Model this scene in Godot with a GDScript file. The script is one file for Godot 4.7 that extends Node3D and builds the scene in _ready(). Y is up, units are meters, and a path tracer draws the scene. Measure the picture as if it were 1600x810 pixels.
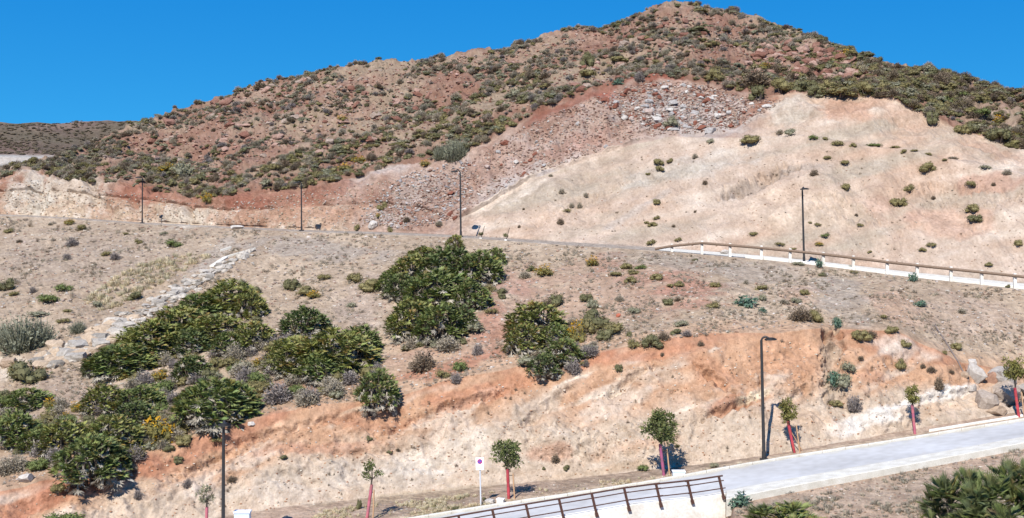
extends Node3D
# A dry hillside above a small road: survey lines across the slope are lofted into terrain, then planted and furnished.
# Distances in metres, y up, the viewer stands at (0, EYE, 0) and looks along -z.

const EYE := 18.0
const FOCAL := 1931.0
const PITCH := 0.02848
const STEP := 2.0          # survey columns
const COL_A := -360.0
const COL_B := 1960.0

var rng := RandomNumberGenerator.new()
var taken := {}
var mats := {}
var NC := 0
var NR := 0
var P := PackedVector3Array()
var NB := PackedVector3Array()
var CL := PackedColorArray()
var SY := PackedFloat32Array()     # survey elevation of the undisplaced ground
var PY := PackedFloat32Array()     # the same of the finished ground
var ROWB := PackedInt32Array()
var ROWS := PackedFloat32Array()
var lines := []
var band_first := []
var band_count := []

func _ready() -> void:
	rng.seed = 4711
	set_view()
	make_materials()
	survey()
	make_terrain()
	make_distance()
	make_lower_road()
	make_upper_road()
	make_rocks()
	make_street()
	make_planting()
	make_scrub()
	make_litter()

# ---------------------------------------------------------------- view, sky, sun, exposure
func set_view() -> void:
	var cam := Camera3D.new()
	cam.name = "camera"
	cam.fov = rad_to_deg(2.0 * atan(405.0 / FOCAL))
	cam.near = 0.1
	cam.far = 6000.0
	cam.position = Vector3(0, EYE, 0)
	cam.rotation = Vector3(-PITCH, 0, 0)
	add_child(cam)
	cam.current = true
	var sm := ProceduralSkyMaterial.new()
	sm.sky_top_color = Color(0.0, 0.128, 0.445).linear_to_srgb()
	sm.sky_horizon_color = Color(0.048, 0.358, 0.678).linear_to_srgb()
	sm.sky_curve = 0.08
	sm.ground_bottom_color = Color(0.30, 0.24, 0.18).linear_to_srgb()
	sm.ground_horizon_color = Color(0.32, 0.30, 0.28).linear_to_srgb()
	sm.sun_angle_max = 2.0
	var sky := Sky.new()
	sky.sky_material = sm
	var env := Environment.new()
	env.background_mode = Environment.BG_SKY
	env.sky = sky
	env.tonemap_mode = Environment.TONE_MAPPER_LINEAR
	env.tonemap_exposure = 1.5
	env.sdfgi_enabled = true
	env.ssao_enabled = true
	env.ssil_enabled = true
	var we := WorldEnvironment.new()
	we.name = "world_environment"
	we.environment = env
	add_child(we)
	var sun := DirectionalLight3D.new()
	sun.name = "sun"
	sun.light_energy = 1.5
	sun.light_color = Color(1.0, 0.985, 0.955)
	sun.light_angular_distance = 0.5
	sun.shadow_enabled = true
	add_child(sun)
	var az := deg_to_rad(21.0)
	var el := deg_to_rad(46.0)
	var ray := Vector3(sin(az) * cos(el), -sin(el), -cos(az) * cos(el))
	sun.look_at_from_position(Vector3(-30, 60, 80), Vector3(-30, 60, 80) + ray, Vector3.UP)

# ---------------------------------------------------------------- small helpers
func at(px: float, py: float, d: float) -> Vector3:
	var u := (px - 800.0) / FOCAL
	var v := (405.0 - py) / FOCAL
	var s := d / (cos(PITCH) + v * sin(PITCH))
	return Vector3(d * u, EYE + s * (v * cos(PITCH) - sin(PITCH)), -d)

func elev(p: Vector3) -> float:
	var y := p.y - EYE
	return 405.0 - FOCAL * (y * cos(PITCH) - p.z * sin(PITCH)) / maxf(-y * sin(PITCH) - p.z * cos(PITCH), 0.01)

func numbered(n: String) -> String:
	if not taken.has(n):
		taken[n] = 0
		return n
	taken[n] += 1
	return "%s_%03d" % [n, taken[n]]

func thing(called: String, label: String, category: String, pos: Vector3, group := "", turn := 0.0) -> Node3D:
	var o := Node3D.new()
	o.name = numbered(called)
	add_child(o)
	o.position = pos
	o.rotation.y = turn
	tag(o, label, category, group)
	return o

func tag(o: Node, label: String, category := "", group := "", kind := "") -> void:
	if label != "": o.set_meta("label", label)
	if category != "": o.set_meta("category", category)
	if group != "": o.set_meta("group", group)
	if kind != "": o.set_meta("kind", kind)

func part(called: String, mesh: Mesh, m: Material, parent: Node) -> MeshInstance3D:
	var o := MeshInstance3D.new()
	o.name = called if parent != self else numbered(called)
	o.mesh = mesh
	o.material_override = m
	o.cast_shadow = GeometryInstance3D.SHADOW_CASTING_SETTING_ON
	parent.add_child(o, true)
	return o

func mat(key: String, c: Color, rough := 0.9, vc := true) -> StandardMaterial3D:
	if mats.has(key): return mats[key]
	var m := StandardMaterial3D.new()
	m.resource_name = key
	m.albedo_color = c.linear_to_srgb()
	m.roughness = rough
	m.metallic_specular = 0.3
	m.vertex_color_use_as_albedo = vc
	m.cull_mode = BaseMaterial3D.CULL_DISABLED
	mats[key] = m
	return m

func lin(r: int, g: int, b: int, k := 1.0) -> Color:
	var c := Color8(r, g, b).srgb_to_linear()
	return Color(c.r * k, c.g * k, c.b * k)

func earth(r: int, g: int, b: int) -> Color:
	var c := lin(r, g, b, 0.74)
	var y := c.r * 0.3 + c.g * 0.59 + c.b * 0.11
	return Color(lerpf(c.r, y, 0.22), lerpf(c.g, y, 0.22), lerpf(c.b, y, 0.22))

# collects triangles; flat normals unless a normal is given
class Shape:
	var v := PackedVector3Array()
	var n := PackedVector3Array()
	var c := PackedColorArray()
	var u := PackedVector2Array()
	func tri(a: Vector3, b: Vector3, d: Vector3, col := Color.WHITE) -> void:
		var k := (d - a).cross(b - a).normalized()
		v.append(a); v.append(b); v.append(d)
		n.append(k); n.append(k); n.append(k)
		c.append(col); c.append(col); c.append(col)
	func quad(a: Vector3, b: Vector3, d: Vector3, e: Vector3, col := Color.WHITE) -> void:
		tri(a, b, d, col); tri(a, d, e, col)
	func smooth_tri(a: Vector3, b: Vector3, d: Vector3, na: Vector3, nb: Vector3, nd: Vector3, col: Color) -> void:
		v.append(a); v.append(b); v.append(d)
		n.append(na); n.append(nb); n.append(nd)
		c.append(col); c.append(col); c.append(col)
	func tube(a: Vector3, b: Vector3, r0: float, r1: float, sides := 8, col := Color.WHITE, caps := true) -> void:
		var w := (b - a).normalized()
		var s := w.cross(Vector3.RIGHT if absf(w.x) < 0.8 else Vector3.UP).normalized()
		var t := w.cross(s)
		for i in sides:
			var p := TAU * i / sides
			var q := TAU * (i + 1) / sides
			var d0 := s * cos(p) + t * sin(p)
			var d1 := s * cos(q) + t * sin(q)
			smooth_tri(a + d0 * r0, b + d0 * r1, b + d1 * r1, d0, d0, d1, col)
			smooth_tri(a + d0 * r0, b + d1 * r1, a + d1 * r0, d0, d1, d1, col)
			if caps:
				tri(b + d0 * r1, b, b + d1 * r1, col)
				tri(a + d1 * r0, a, a + d0 * r0, col)
	func box(o: Vector3, x: Vector3, y: Vector3, z: Vector3, col := Color.WHITE) -> void:
		# o centre, half axes x, y, z (right handed)
		for k in 3:
			var a: Vector3 = [x, y, z][k]
			var b: Vector3 = [y, z, x][k]
			var d: Vector3 = [z, x, y][k]
			quad(o + a - b - d, o + a - b + d, o + a + b + d, o + a + b - d, col)
			quad(o - a - b - d, o - a + b - d, o - a + b + d, o - a - b + d, col)
	func mesh() -> ArrayMesh:
		var arr := []
		arr.resize(Mesh.ARRAY_MAX)
		arr[Mesh.ARRAY_VERTEX] = v
		arr[Mesh.ARRAY_NORMAL] = n
		arr[Mesh.ARRAY_COLOR] = c
		var m := ArrayMesh.new()
		m.add_surface_from_arrays(Mesh.PRIMITIVE_TRIANGLES, arr)
		return m

func noise(sd: int, freq: float, oct := 3, kind := FastNoiseLite.TYPE_SIMPLEX_SMOOTH, fract := FastNoiseLite.FRACTAL_FBM) -> FastNoiseLite:
	var f := FastNoiseLite.new()
	f.seed = sd
	f.noise_type = kind
	f.frequency = freq
	f.fractal_type = fract
	f.fractal_octaves = oct
	return f

func grain_texture(sd: int, freq: float, lo: float, hi: float, tint: Color, size := 512) -> ImageTexture:
	var f := noise(sd, freq, 5)
	var im := f.get_seamless_image(size, size)
	var f2 := noise(sd + 1, freq * 9.0, 2)
	var im2 := f2.get_seamless_image(size, size)
	var o := Image.create(size, size, false, Image.FORMAT_RGB8)
	for y in size:
		for x in size:
			var k := clampf(im.get_pixel(x, y).r * 0.55 + im2.get_pixel(x, y).r * 0.45, 0.0, 1.0)
			k = clampf((k - 0.5) * 1.5 + 0.5, 0.0, 1.0)
			var b := lerpf(lo, hi, k)
			o.set_pixel(x, y, Color(lerpf(b * tint.r, b, k), lerpf(b * tint.g, b, k), lerpf(b * tint.b, b, k)))
	return ImageTexture.create_from_image(o)

func relief_texture(sd: int, freq: float, strength: float, size := 512) -> ImageTexture:
	var im := noise(sd, freq, 5).get_seamless_image(size, size)
	im.convert(Image.FORMAT_L8)
	im.bump_map_to_normal_map(strength)
	return ImageTexture.create_from_image(im)

func make_materials() -> void:
	var g1 := grain_texture(5, 0.012, 0.76, 1.0, Color(0.97, 0.93, 0.9))
	var n1 := relief_texture(9, 0.03, 9.0)
	for k in [["soil", 0.16, 0.8], ["quarry", 0.1, 0.55], ["hill_soil", 0.12, 1.0]]:
		var m := mat(k[0], Color(1, 1, 1), 0.96)
		m.metallic_specular = 0.15
		m.albedo_texture = g1
		m.normal_enabled = true
		m.normal_texture = n1
		m.normal_scale = k[2]
		m.uv1_triplanar = true
		m.uv1_world_triplanar = true
		m.uv1_scale = Vector3.ONE * k[1]
	var c := mat("concrete", Color(0.68, 0.65, 0.59), 0.85)
	c.albedo_texture = grain_texture(21, 0.01, 0.84, 1.0, Color(0.99, 0.97, 0.93))
	c.uv1_triplanar = true; c.uv1_world_triplanar = true; c.uv1_scale = Vector3.ONE * 0.3
	var w := mat("white_render", Color(0.86, 0.84, 0.79), 0.8)
	w.albedo_texture = grain_texture(22, 0.006, 0.84, 1.0, Color(0.99, 0.96, 0.92))
	w.uv1_triplanar = true; w.uv1_world_triplanar = true; w.uv1_scale = Vector3.ONE * 0.25
	var a := mat("road_concrete", Color(0.53, 0.52, 0.51), 0.8)
	a.albedo_texture = grain_texture(23, 0.006, 0.90, 1.0, Color(0.99, 0.98, 0.97))
	a.uv1_triplanar = true; a.uv1_world_triplanar = true; a.uv1_scale = Vector3.ONE * 0.055
	var r := mat("stone", Color(1, 1, 1), 0.95)
	r.albedo_texture = g1
	r.metallic_specular = 0.15
	r.uv1_triplanar = true; r.uv1_world_triplanar = true; r.uv1_scale = Vector3.ONE * 0.9
	mat("black_steel", Color(0.028, 0.026, 0.026), 0.5).metallic_specular = 0.5
	mat("lamp_glass", Color(0.5, 0.5, 0.48), 0.3)
	mat("brown_steel", Color(0.085, 0.042, 0.032), 0.55)
	mat("galvanised", Color(0.55, 0.56, 0.58), 0.45)
	mat("sign_face", Color(0.85, 0.84, 0.82), 0.5)
	var t := mat("timber", Color(0.34, 0.25, 0.19), 0.85)
	t.albedo_texture = grain_texture(24, 0.02, 0.6, 1.0, Color(0.95, 0.9, 0.85))
	t.uv1_triplanar = true; t.uv1_scale = Vector3(0.4, 3, 3)
	mat("guard_red", Color(0.46, 0.06, 0.075), 0.6)
	mat("guard_pink", Color(0.44, 0.13, 0.16), 0.6)
	mat("guard_plum", Color(0.32, 0.09, 0.16), 0.6)
	mat("stake", Color(0.46, 0.28, 0.16), 0.85)
	mat("bark", Color(0.11, 0.085, 0.065), 0.95)
	mat("twig", Color(0.17, 0.14, 0.12), 0.95)
	var leaf := {"olive": [0.23, 0.195, 0.085], "dark": [0.155, 0.145, 0.07], "grey": [0.40, 0.345, 0.27], "green": [0.15, 0.18, 0.06],
		"blue": [0.13, 0.205, 0.15], "broom": [0.27, 0.275, 0.20], "brown": [0.23, 0.175, 0.125], "gorse": [0.215, 0.185, 0.062], "straw": [0.66, 0.56, 0.38],
		"palm_yellow": [0.27, 0.27, 0.092], "palm_deep": [0.16, 0.19, 0.075], "tree_yellow": [0.215, 0.20, 0.065], "palm": [0.205, 0.235, 0.082], "tree": [0.15, 0.17, 0.062], "dry_palm": [0.40, 0.36, 0.30], "blossom": [0.62, 0.34, 0.02], "mauve": [0.29, 0.25, 0.235], "sage": [0.29, 0.275, 0.185]}
	for k in leaf:
		var m := mat("leaf_" + k, Color(leaf[k][0], leaf[k][1], leaf[k][2]), 0.7)
		m.backlight_enabled = true
		m.backlight = Color(leaf[k][0] * 0.5, leaf[k][1] * 0.6, leaf[k][2] * 0.4).linear_to_srgb()

# ---------------------------------------------------------------- survey lines
# each line: stations [column, elevation angle reading, distance]
func line_of(st: Array, soft := 10) -> PackedVector2Array:
	# one (distance, height) per column, softened
	var raw := PackedVector2Array()
	raw.resize(NC)
	var k := 0
	for i in NC:
		var px := COL_A + i * STEP
		while k < st.size() - 2 and px > st[k + 1][0]: k += 1
		var a: Array = st[k]
		var b: Array = st[k + 1]
		var t := clampf((px - a[0]) / (b[0] - a[0]), 0.0, 1.0)
		var d := lerpf(a[2], b[2], t)
		var p := at(px, lerpf(a[1], b[1], t), d)
		raw[i] = Vector2(d, p.y)
	return softened(raw, soft)

func softened(raw: PackedVector2Array, soft: int) -> PackedVector2Array:
	for pass_ in 2:
		var out := PackedVector2Array()
		out.resize(NC)
		var sum := Vector2.ZERO
		for i in range(-soft, soft + 1): sum += raw[clampi(i, 0, NC - 1)]
		for i in NC:
			out[i] = sum / (2 * soft + 1)
			sum += raw[mini(i + soft + 1, NC - 1)] - raw[maxi(i - soft, 0)]
		raw = out
	return raw

func shifted(src: PackedVector2Array, f: Callable) -> PackedVector2Array:
	var out := PackedVector2Array()
	out.resize(NC)
	for i in NC: out[i] = f.call(src[i], COL_A + i * STEP)
	return out

var road_far: PackedVector2Array
var road_near: PackedVector2Array
var wall_top: PackedVector2Array
var wall_foot: PackedVector2Array
var slope_foot: PackedVector2Array
var shoulder: PackedVector2Array
var upper_in: PackedVector2Array

func survey() -> void:
	NC = int((COL_B - COL_A) / STEP) + 1
	road_far = line_of([[-360, 985, 42.5], [0, 925, 45], [345, 868, 47.5], [500, 838, 48.6], [740, 798, 50.2], [1000, 760, 51.6], [1200, 723, 53], [1400, 692, 54.5], [1600, 659, 56], [1960, 600, 59]], 30)
	road_near = shifted(road_far, func(q, px): return Vector2(q.x - 4.45, q.y - 0.04))
	wall_top = shifted(road_near, func(q, px): return Vector2(q.x, q.y + lerpf(0.38, 0.10, smoothstep(980.0, 1136.0, px))))
	wall_foot = shifted(road_near, func(q, px):
		var w := smoothstep(1126.0, 1150.0, px)
		return Vector2(q.x - lerpf(0.28, 1.35, w), q.y - lerpf(2.8, 0.2, w)))
	var fore := shifted(wall_foot, func(q, px):
		var w := smoothstep(1120.0, 1200.0, px)
		return Vector2(39.0, lerpf(q.y - 0.5, q.y - 2.2, w)))
	var under := shifted(fore, func(q, px): return Vector2(3.0, 4.0))
	var verge := shifted(road_far, func(q, px): return Vector2(q.x + 0.9, q.y + 0.1))
	slope_foot = line_of([[-360, 930, 47.5], [0, 867, 50], [345, 806, 53.4], [470, 789, 54], [800, 756, 54.6], [1035, 734, 54.3], [1200, 713, 54.4], [1400, 676, 55.8], [1600, 643, 57.4], [1960, 585, 61]], 14)
	var cut_top := line_of([[-360, 850, 50.5], [0, 768, 52.4], [100, 745, 53.3], [200, 715, 54.8], [280, 692, 55.8], [400, 652, 57], [500, 632, 57.6], [600, 624, 58], [700, 592, 58.6], [800, 575, 59], [900, 560, 59.2], [1000, 540, 59.2], [1100, 520, 59.3], [1200, 520, 59.2], [1270, 512, 59.4], [1300, 515, 60.2], [1340, 512, 59.8], [1400, 515, 59.8], [1500, 565, 59.6], [1600, 582, 60.2], [1960, 540, 63]], 8)
	shoulder = line_of([[-360, 330, 126], [0, 336, 112], [100, 341, 108], [222, 350, 103], [350, 356, 98], [470, 362, 93], [600, 366, 88.5], [720, 371, 84], [800, 377, 81], [900, 384, 78.5], [1000, 390, 76.5], [1050, 394, 75.6], [1200, 407, 73], [1300, 418, 71.4], [1400, 431, 70], [1500, 442, 68.4], [1600, 453, 67], [1960, 500, 63]], 14)
	upper_in = shifted(shoulder, func(q, px): return Vector2(q.x + 4.6, q.y + 0.12))
	var face := [[-360, 318, 131], [0, 300, 118.5], [30, 296, 117], [100, 300, 115], [222, 312, 109.5], [350, 330, 103.5], [470, 325, 99.5], [600, 318, 96.5], [680, 330, 92], [720, 346, 89.6], [760, 317, 90.2], [830, 277, 92], [900, 256, 92.4], [970, 227, 93], [1050, 213, 92], [1170, 212, 89], [1250, 213, 87.2], [1300, 219, 86], [1400, 231, 83.5], [1500, 251, 81], [1600, 276, 78.6], [1960, 360, 71]]
	var bench := line_of(face, 8)
	var bench_in := shifted(bench, func(q, px):
		var w := smoothstep(980.0, 1100.0, px)
		return Vector2(q.x + lerpf(0.25, 1.5, w), q.y + lerpf(0.2, 0.05, w)))
	var edge := line_of([[-360, 310, 137], [0, 284, 121], [35, 264, 120], [60, 268, 119.5], [100, 288, 117.6], [200, 292, 113.4], [260, 302, 110.5], [330, 316, 106], [400, 302, 104], [470, 291, 102.5], [560, 281, 101], [600, 263, 101], [700, 250, 98.6], [750, 226, 98], [830, 182, 98.2], [900, 152, 99], [1000, 122, 99.6], [1100, 127, 97.6], [1180, 150, 94.4], [1270, 149, 92.6], [1370, 152, 90.8], [1450, 182, 88.6], [1530, 212, 86], [1600, 237, 84], [1960, 342, 77]], 7)
	var ridge := line_of([[-360, 300, 146], [0, 272, 126], [35, 258, 124], [100, 240, 124], [160, 219, 127], [230, 194, 131], [300, 166, 134], [400, 133, 135], [440, 127, 134], [520, 112, 132], [600, 97, 130], [700, 86, 127], [780, 76, 124], [870, 56, 122.5], [950, 42, 122], [1000, 17, 122], [1060, 7, 121], [1120, 17, 118.6], [1200, 37, 114.5], [1270, 57, 109.4], [1320, 77, 105.6], [1400, 100, 101.2], [1460, 111, 99.4], [1530, 131, 96.6], [1600, 144, 95], [1700, 180, 92], [1960, 280, 84]], 7)
	var back := shifted(ridge, func(q, px): return Vector2(q.x + 14.0, q.y - 2.2))
	var back2 := shifted(ridge, func(q, px): return Vector2(q.x + 70.0, maxf(q.y - 26.0, 3.0)))
	#             line, rows to the next, amplitudes at the line (coarse, middle, fine), extra inside the band
	lines = [[under, 10, Vector3.ZERO, Vector3(0.1, 0.1, 0)], [fore, 46, Vector3(0.2, 0.1, 0.03), Vector3(0.05, 0.08, 0.035)], [wall_foot, 4, Vector3.ZERO, Vector3.ZERO],
		[road_near, 8, Vector3.ZERO, Vector3.ZERO], [road_far, 5, Vector3.ZERO, Vector3.ZERO], [verge, 22, Vector3(0, 0.01, 0.012), Vector3(0.03, 0.03, 0.014)],
		[slope_foot, 100, Vector3(0.05, 0.05, 0.02), Vector3(0.42, 0.24, 0.085)], [cut_top, 150, Vector3(0.15, 0.10, 0.03), Vector3(0.34, 0.09, 0.035)],
		[shoulder, 7, Vector3(0, 0.0, 0.0), Vector3.ZERO], [upper_in, 70, Vector3(0, 0.02, 0.02), Vector3(0.45, 0.16, 0.045)],
		[bench, 5, Vector3(0.3, 0.14, 0.04), Vector3.ZERO], [bench_in, 46, Vector3(0.3, 0.14, 0.04), Vector3(0.35, 0.2, 0.06)],
		[edge, 84, Vector3(0.4, 0.2, 0.07), Vector3(0.7, 0.25, 0.07)], [ridge, 12, Vector3(0.6, 0.3, 0.09), Vector3.ZERO], [back, 6, Vector3(0.6, 0.3, 0.1), Vector3.ZERO], [back2, 0, Vector3.ZERO, Vector3.ZERO]]

# ---------------------------------------------------------------- terrain
const DENTS := [[1303, 560, 18, 62, -0.55, 6], [1292, 522, 8, 14, -0.5, -20], [1588, 622, 24, 11, -0.9, 0], [700, 640, 120, 10, -0.35, -18], [470, 668, 130, 9, -0.3, -12], [560, 705, 90, 7, -0.22, -6],
	[850, 640, 60, 9, -0.3, -35], [1120, 600, 45, 8, -0.45, 38], [1140, 645, 50, 8, -0.4, -22], [980, 600, 50, 8, -0.4, -30], [1480, 620, 60, 10, -0.3, -12], [330, 720, 80, 8, -0.3, -25], [1220, 600, 50, 26, 0.35, 0], [1000, 690, 80, 30, 0.25, -10], [880, 690, 60, 30, 0.25, 0], [1400, 650, 50, 20, 0.25, -20],
	[1180, 285, 70, 12, -0.6, -22], [1500, 300, 90, 18, -0.35, 8], [950, 300, 90, 10, -0.25, -20], [1320, 330, 60, 16, -0.3, 15], [880, 330, 70, 8, -0.22, -28], [150, 310, 10, 20, -0.6, 0], [60, 305, 10, 22, -0.6, 15], [300, 335, 8, 16, -0.6, 0], [210, 320, 9, 20, -0.5, 0]]

func make_terrain() -> void:
	ROWB.clear(); ROWS.clear()
	for b in lines.size() - 1:
		band_first.append(ROWB.size())
		var n: int = lines[b][1]
		band_count.append(n)
		for k in n:
			ROWB.append(b); ROWS.append(float(k) / n)
	ROWB.append(lines.size() - 2); ROWS.append(1.0)
	NR = ROWB.size()
	var total := NR * NC
	P.resize(total); NB.resize(total); CL.resize(total); SY.resize(total); PY.resize(total)
	for r in NR:
		var b := ROWB[r]
		var s := ROWS[r]
		var la: PackedVector2Array = lines[b][0]
		var lb: PackedVector2Array = lines[b + 1][0]
		var row := r * NC
		for c in NC:
			var q := la[c].lerp(lb[c], s)
			P[row + c] = Vector3(q.x * (COL_A + c * STEP - 800.0) / FOCAL, q.y, -q.x)
			SY[row + c] = elev(P[row + c])
	grid_normals(4)
	# relief along the slope's own normal
	var coarse := noise(1, 0.09, 3)
	var middle := noise(2, 0.42, 3)
	var fine := noise(3, 2.1, 2)
	var rugged := noise(4, 0.33, 4, FastNoiseLite.TYPE_SIMPLEX_SMOOTH, FastNoiseLite.FRACTAL_RIDGED)
	var blocky := noise(6, 0.85, 2, FastNoiseLite.TYPE_CELLULAR)
	var gully := noise(7, 0.30, 3, FastNoiseLite.TYPE_SIMPLEX_SMOOTH, FastNoiseLite.FRACTAL_RIDGED)
	var rill := noise(8, 1.1, 3, FastNoiseLite.TYPE_SIMPLEX_SMOOTH, FastNoiseLite.FRACTAL_RIDGED)
	var moved := P.duplicate()
	for r in NR:
		var b := ROWB[r]
		var s := ROWS[r]
		var swell := pow(sin(PI * s), 0.6)
		var amp: Vector3 = lines[b][2].lerp(lines[b + 1][2], s) + lines[b][3] * swell
		if amp == Vector3.ZERO: continue
		var row := r * NC
		for c in NC:
			var p := P[row + c]
			var px := COL_A + c * STEP
			var h := coarse.get_noise_3dv(p) * amp.x + middle.get_noise_3dv(p) * amp.y + fine.get_noise_3dv(p) * amp.z
			if b == 6:
				h += (gully.get_noise_3d(p.x + p.y * 0.5, p.y * 0.35, 3.0) - 0.2) * 0.17 * swell
				h += rill.get_noise_3d(p.x, p.y * 0.5, p.z) * 0.08 * swell
				h += middle.get_noise_3d((p.x * 0.34 - p.y * 0.94) * 1.6, (p.x * 0.94 + p.y * 0.34) * 0.4, 9.0) * 0.26 * swell
				var bed := (p.y * 0.94 - p.x * 0.34) * 0.85 + coarse.get_noise_3dv(p * 1.7) * 1.6   # bedding: small scarps
				h += (fposmod(bed, 1.0) - 0.5) * 0.13 * swell * smoothstep(-0.1, 0.35, middle.get_noise_3dv(p * 0.45 + Vector3(40, 0, 0)))
			elif b >= 9 and b <= 11:
				var rocky := 1.0 - smoothstep(640.0, 780.0, px) if b == 9 else 1.0 - smoothstep(1120.0, 1210.0, px)
				h += rugged.get_noise_3d(p.x * 1.2, p.y * 0.5, p.z * 0.6) * (0.6 if px < 560.0 else 0.5) * rocky * swell + (blocky.get_noise_3dv(p) + 0.5) * 0.14 * rocky * swell
				h += (gully.get_noise_3d(p.x * 0.8 + p.y * 0.4, p.y * 0.25, 3.0) - 0.2) * 0.24 * swell * (1.0 - rocky)
				var bed2 := (p.y * 0.9 - p.x * 0.25) * 0.55 + coarse.get_noise_3dv(p * 1.3) * 1.4
				h += (fposmod(bed2, 1.0) - 0.5) * 0.14 * swell * (1.0 - rocky) * smoothstep(0.0, 0.4, middle.get_noise_3dv(p * 0.3 + Vector3(70, 0, 0)))
				h += rill.get_noise_3d(p.x * 0.8 + p.y * 0.6, p.y * 0.4, p.z) * 0.06 * swell * (1.0 - rocky)
			elif b == 12 or b == 13:
				h += rugged.get_noise_3dv(p) * 0.45 + (blocky.get_noise_3dv(p) + 0.5) * 0.22
			moved[row + c] = p + NB[row + c] * h
	for d in DENTS:
		if d[2] == 0: continue
		var ca := cos(deg_to_rad(d[5]))
		var sa := sin(deg_to_rad(d[5]))
		var reach: float = maxf(d[2], d[3]) * 1.1
		for c in range(col(d[0] - reach), col(d[0] + reach) + 1):
			for r in range(band_first[5], band_first[13]):
				var dy := SY[r * NC + c] - float(d[1])
				if absf(dy) > reach: continue
				var dx := COL_A + c * STEP - float(d[0])
				var e := Vector2((dx * ca + dy * sa) / d[2], (-dx * sa + dy * ca) / d[3])
				e += Vector2(coarse.get_noise_2d(dx * 0.7 + d[0], dy * 0.7), coarse.get_noise_2d(dx * 0.7, dy * 0.7 + d[1])) * 0.6
				var l := e.length()
				if l < 1.0: moved[r * NC + c] += NB[r * NC + c] * float(d[4]) * pow(1.0 - l * l, 1.0)
	P = moved
	for k in total_of(): PY[k] = elev(P[k])
	grid_normals(1)
	paint_ground()
	var soil: Material = mats["soil"]
	emit_bands("foreground_ground", 0, 3, soil, "pale stony ground with dry grass below the road")
	emit_bands("road_bed", 3, 4, soil, "level bed under the lower road")
	emit_bands("road_verge", 4, 6, soil, "bare verge between the road and the orange bank")
	emit_bands("cut_slope", 6, 7, soil, "bare orange and cream earth bank above the lower road")
	emit_bands("middle_slope", 7, 8, soil, "stony tan slope between the two roads")
	emit_bands("upper_track", 8, 9, soil, "level earth track on the upper terrace")
	emit_bands("quarry_face", 9, 12, mats["quarry"], "pale quarried face with rocky scree at its left")
	emit_bands("hill", 12, 15, mats["hill_soil"], "reddish rocky hill rising to the skyline")
	var g := PlaneMesh.new()
	g.size = Vector2(5000, 5000)
	var o := part("ground", g, mat("plain_soil", lin(150, 125, 105, 0.5), 1.0, false), self)
	o.position = Vector3(0, 0, 0)
	tag(o, "brown plain reaching to the horizon", "", "", "structure")

func total_of() -> int: return NR * NC
func col(px: float) -> int: return clampi(int(round((px - COL_A) / STEP)), 0, NC - 1)

func grid_normals(reach: int) -> void:
	for r in NR:
		var r0 := maxi(r - reach, 0) * NC
		var r1 := mini(r + reach, NR - 1) * NC
		for c in NC:
			var dc := P[r * NC + mini(c + reach, NC - 1)] - P[r * NC + maxi(c - reach, 0)]
			var n := dc.cross(P[r1 + c] - P[r0 + c]).normalized()
			NB[r * NC + c] = n

func emit_bands(called: String, b0: int, b1: int, m: Material, label: String) -> void:
	var r0: int = band_first[b0]
	var r1: int = band_first[b1] if b1 < band_first.size() else NR - 1
	var arr := []
	arr.resize(Mesh.ARRAY_MAX)
	arr[Mesh.ARRAY_VERTEX] = P.slice(r0 * NC, (r1 + 1) * NC)
	arr[Mesh.ARRAY_NORMAL] = NB.slice(r0 * NC, (r1 + 1) * NC)
	arr[Mesh.ARRAY_COLOR] = CL.slice(r0 * NC, (r1 + 1) * NC)
	var idx := PackedInt32Array()
	idx.resize((r1 - r0) * (NC - 1) * 6)
	var k := 0
	for r in r1 - r0:
		for c in NC - 1:
			var a := r * NC + c
			idx[k] = a; idx[k + 1] = a + NC; idx[k + 2] = a + 1
			idx[k + 3] = a + 1; idx[k + 4] = a + NC; idx[k + 5] = a + NC + 1
			k += 6
	arr[Mesh.ARRAY_INDEX] = idx
	var mesh := ArrayMesh.new()
	mesh.add_surface_from_arrays(Mesh.PRIMITIVE_TRIANGLES, arr)
	var o := part(called, mesh, m, self)
	tag(o, label, "", "", "structure")

# the nearest ground on a line of sight: column and elevation reading of the survey
func ground(px: float, py: float, from_band := 1) -> Vector3:
	var c := col(px)
	var r0: int = band_first[from_band]
	for r in range(r0, NR - 1):
		if PY[(r + 1) * NC + c] <= py:
			var a := PY[r * NC + c]
			var b := PY[(r + 1) * NC + c]
			var t := clampf((a - py) / maxf(a - b, 0.001), 0.0, 1.0)
			return P[r * NC + c].lerp(P[(r + 1) * NC + c], t)
	return P[band_first[13] * NC + c]

func ground_normal(px: float, py: float) -> Vector3:
	var c := col(px)
	for r in range(band_first[1], NR - 1):
		if PY[(r + 1) * NC + c] <= py: return NB[r * NC + c]
	return Vector3.UP

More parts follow.
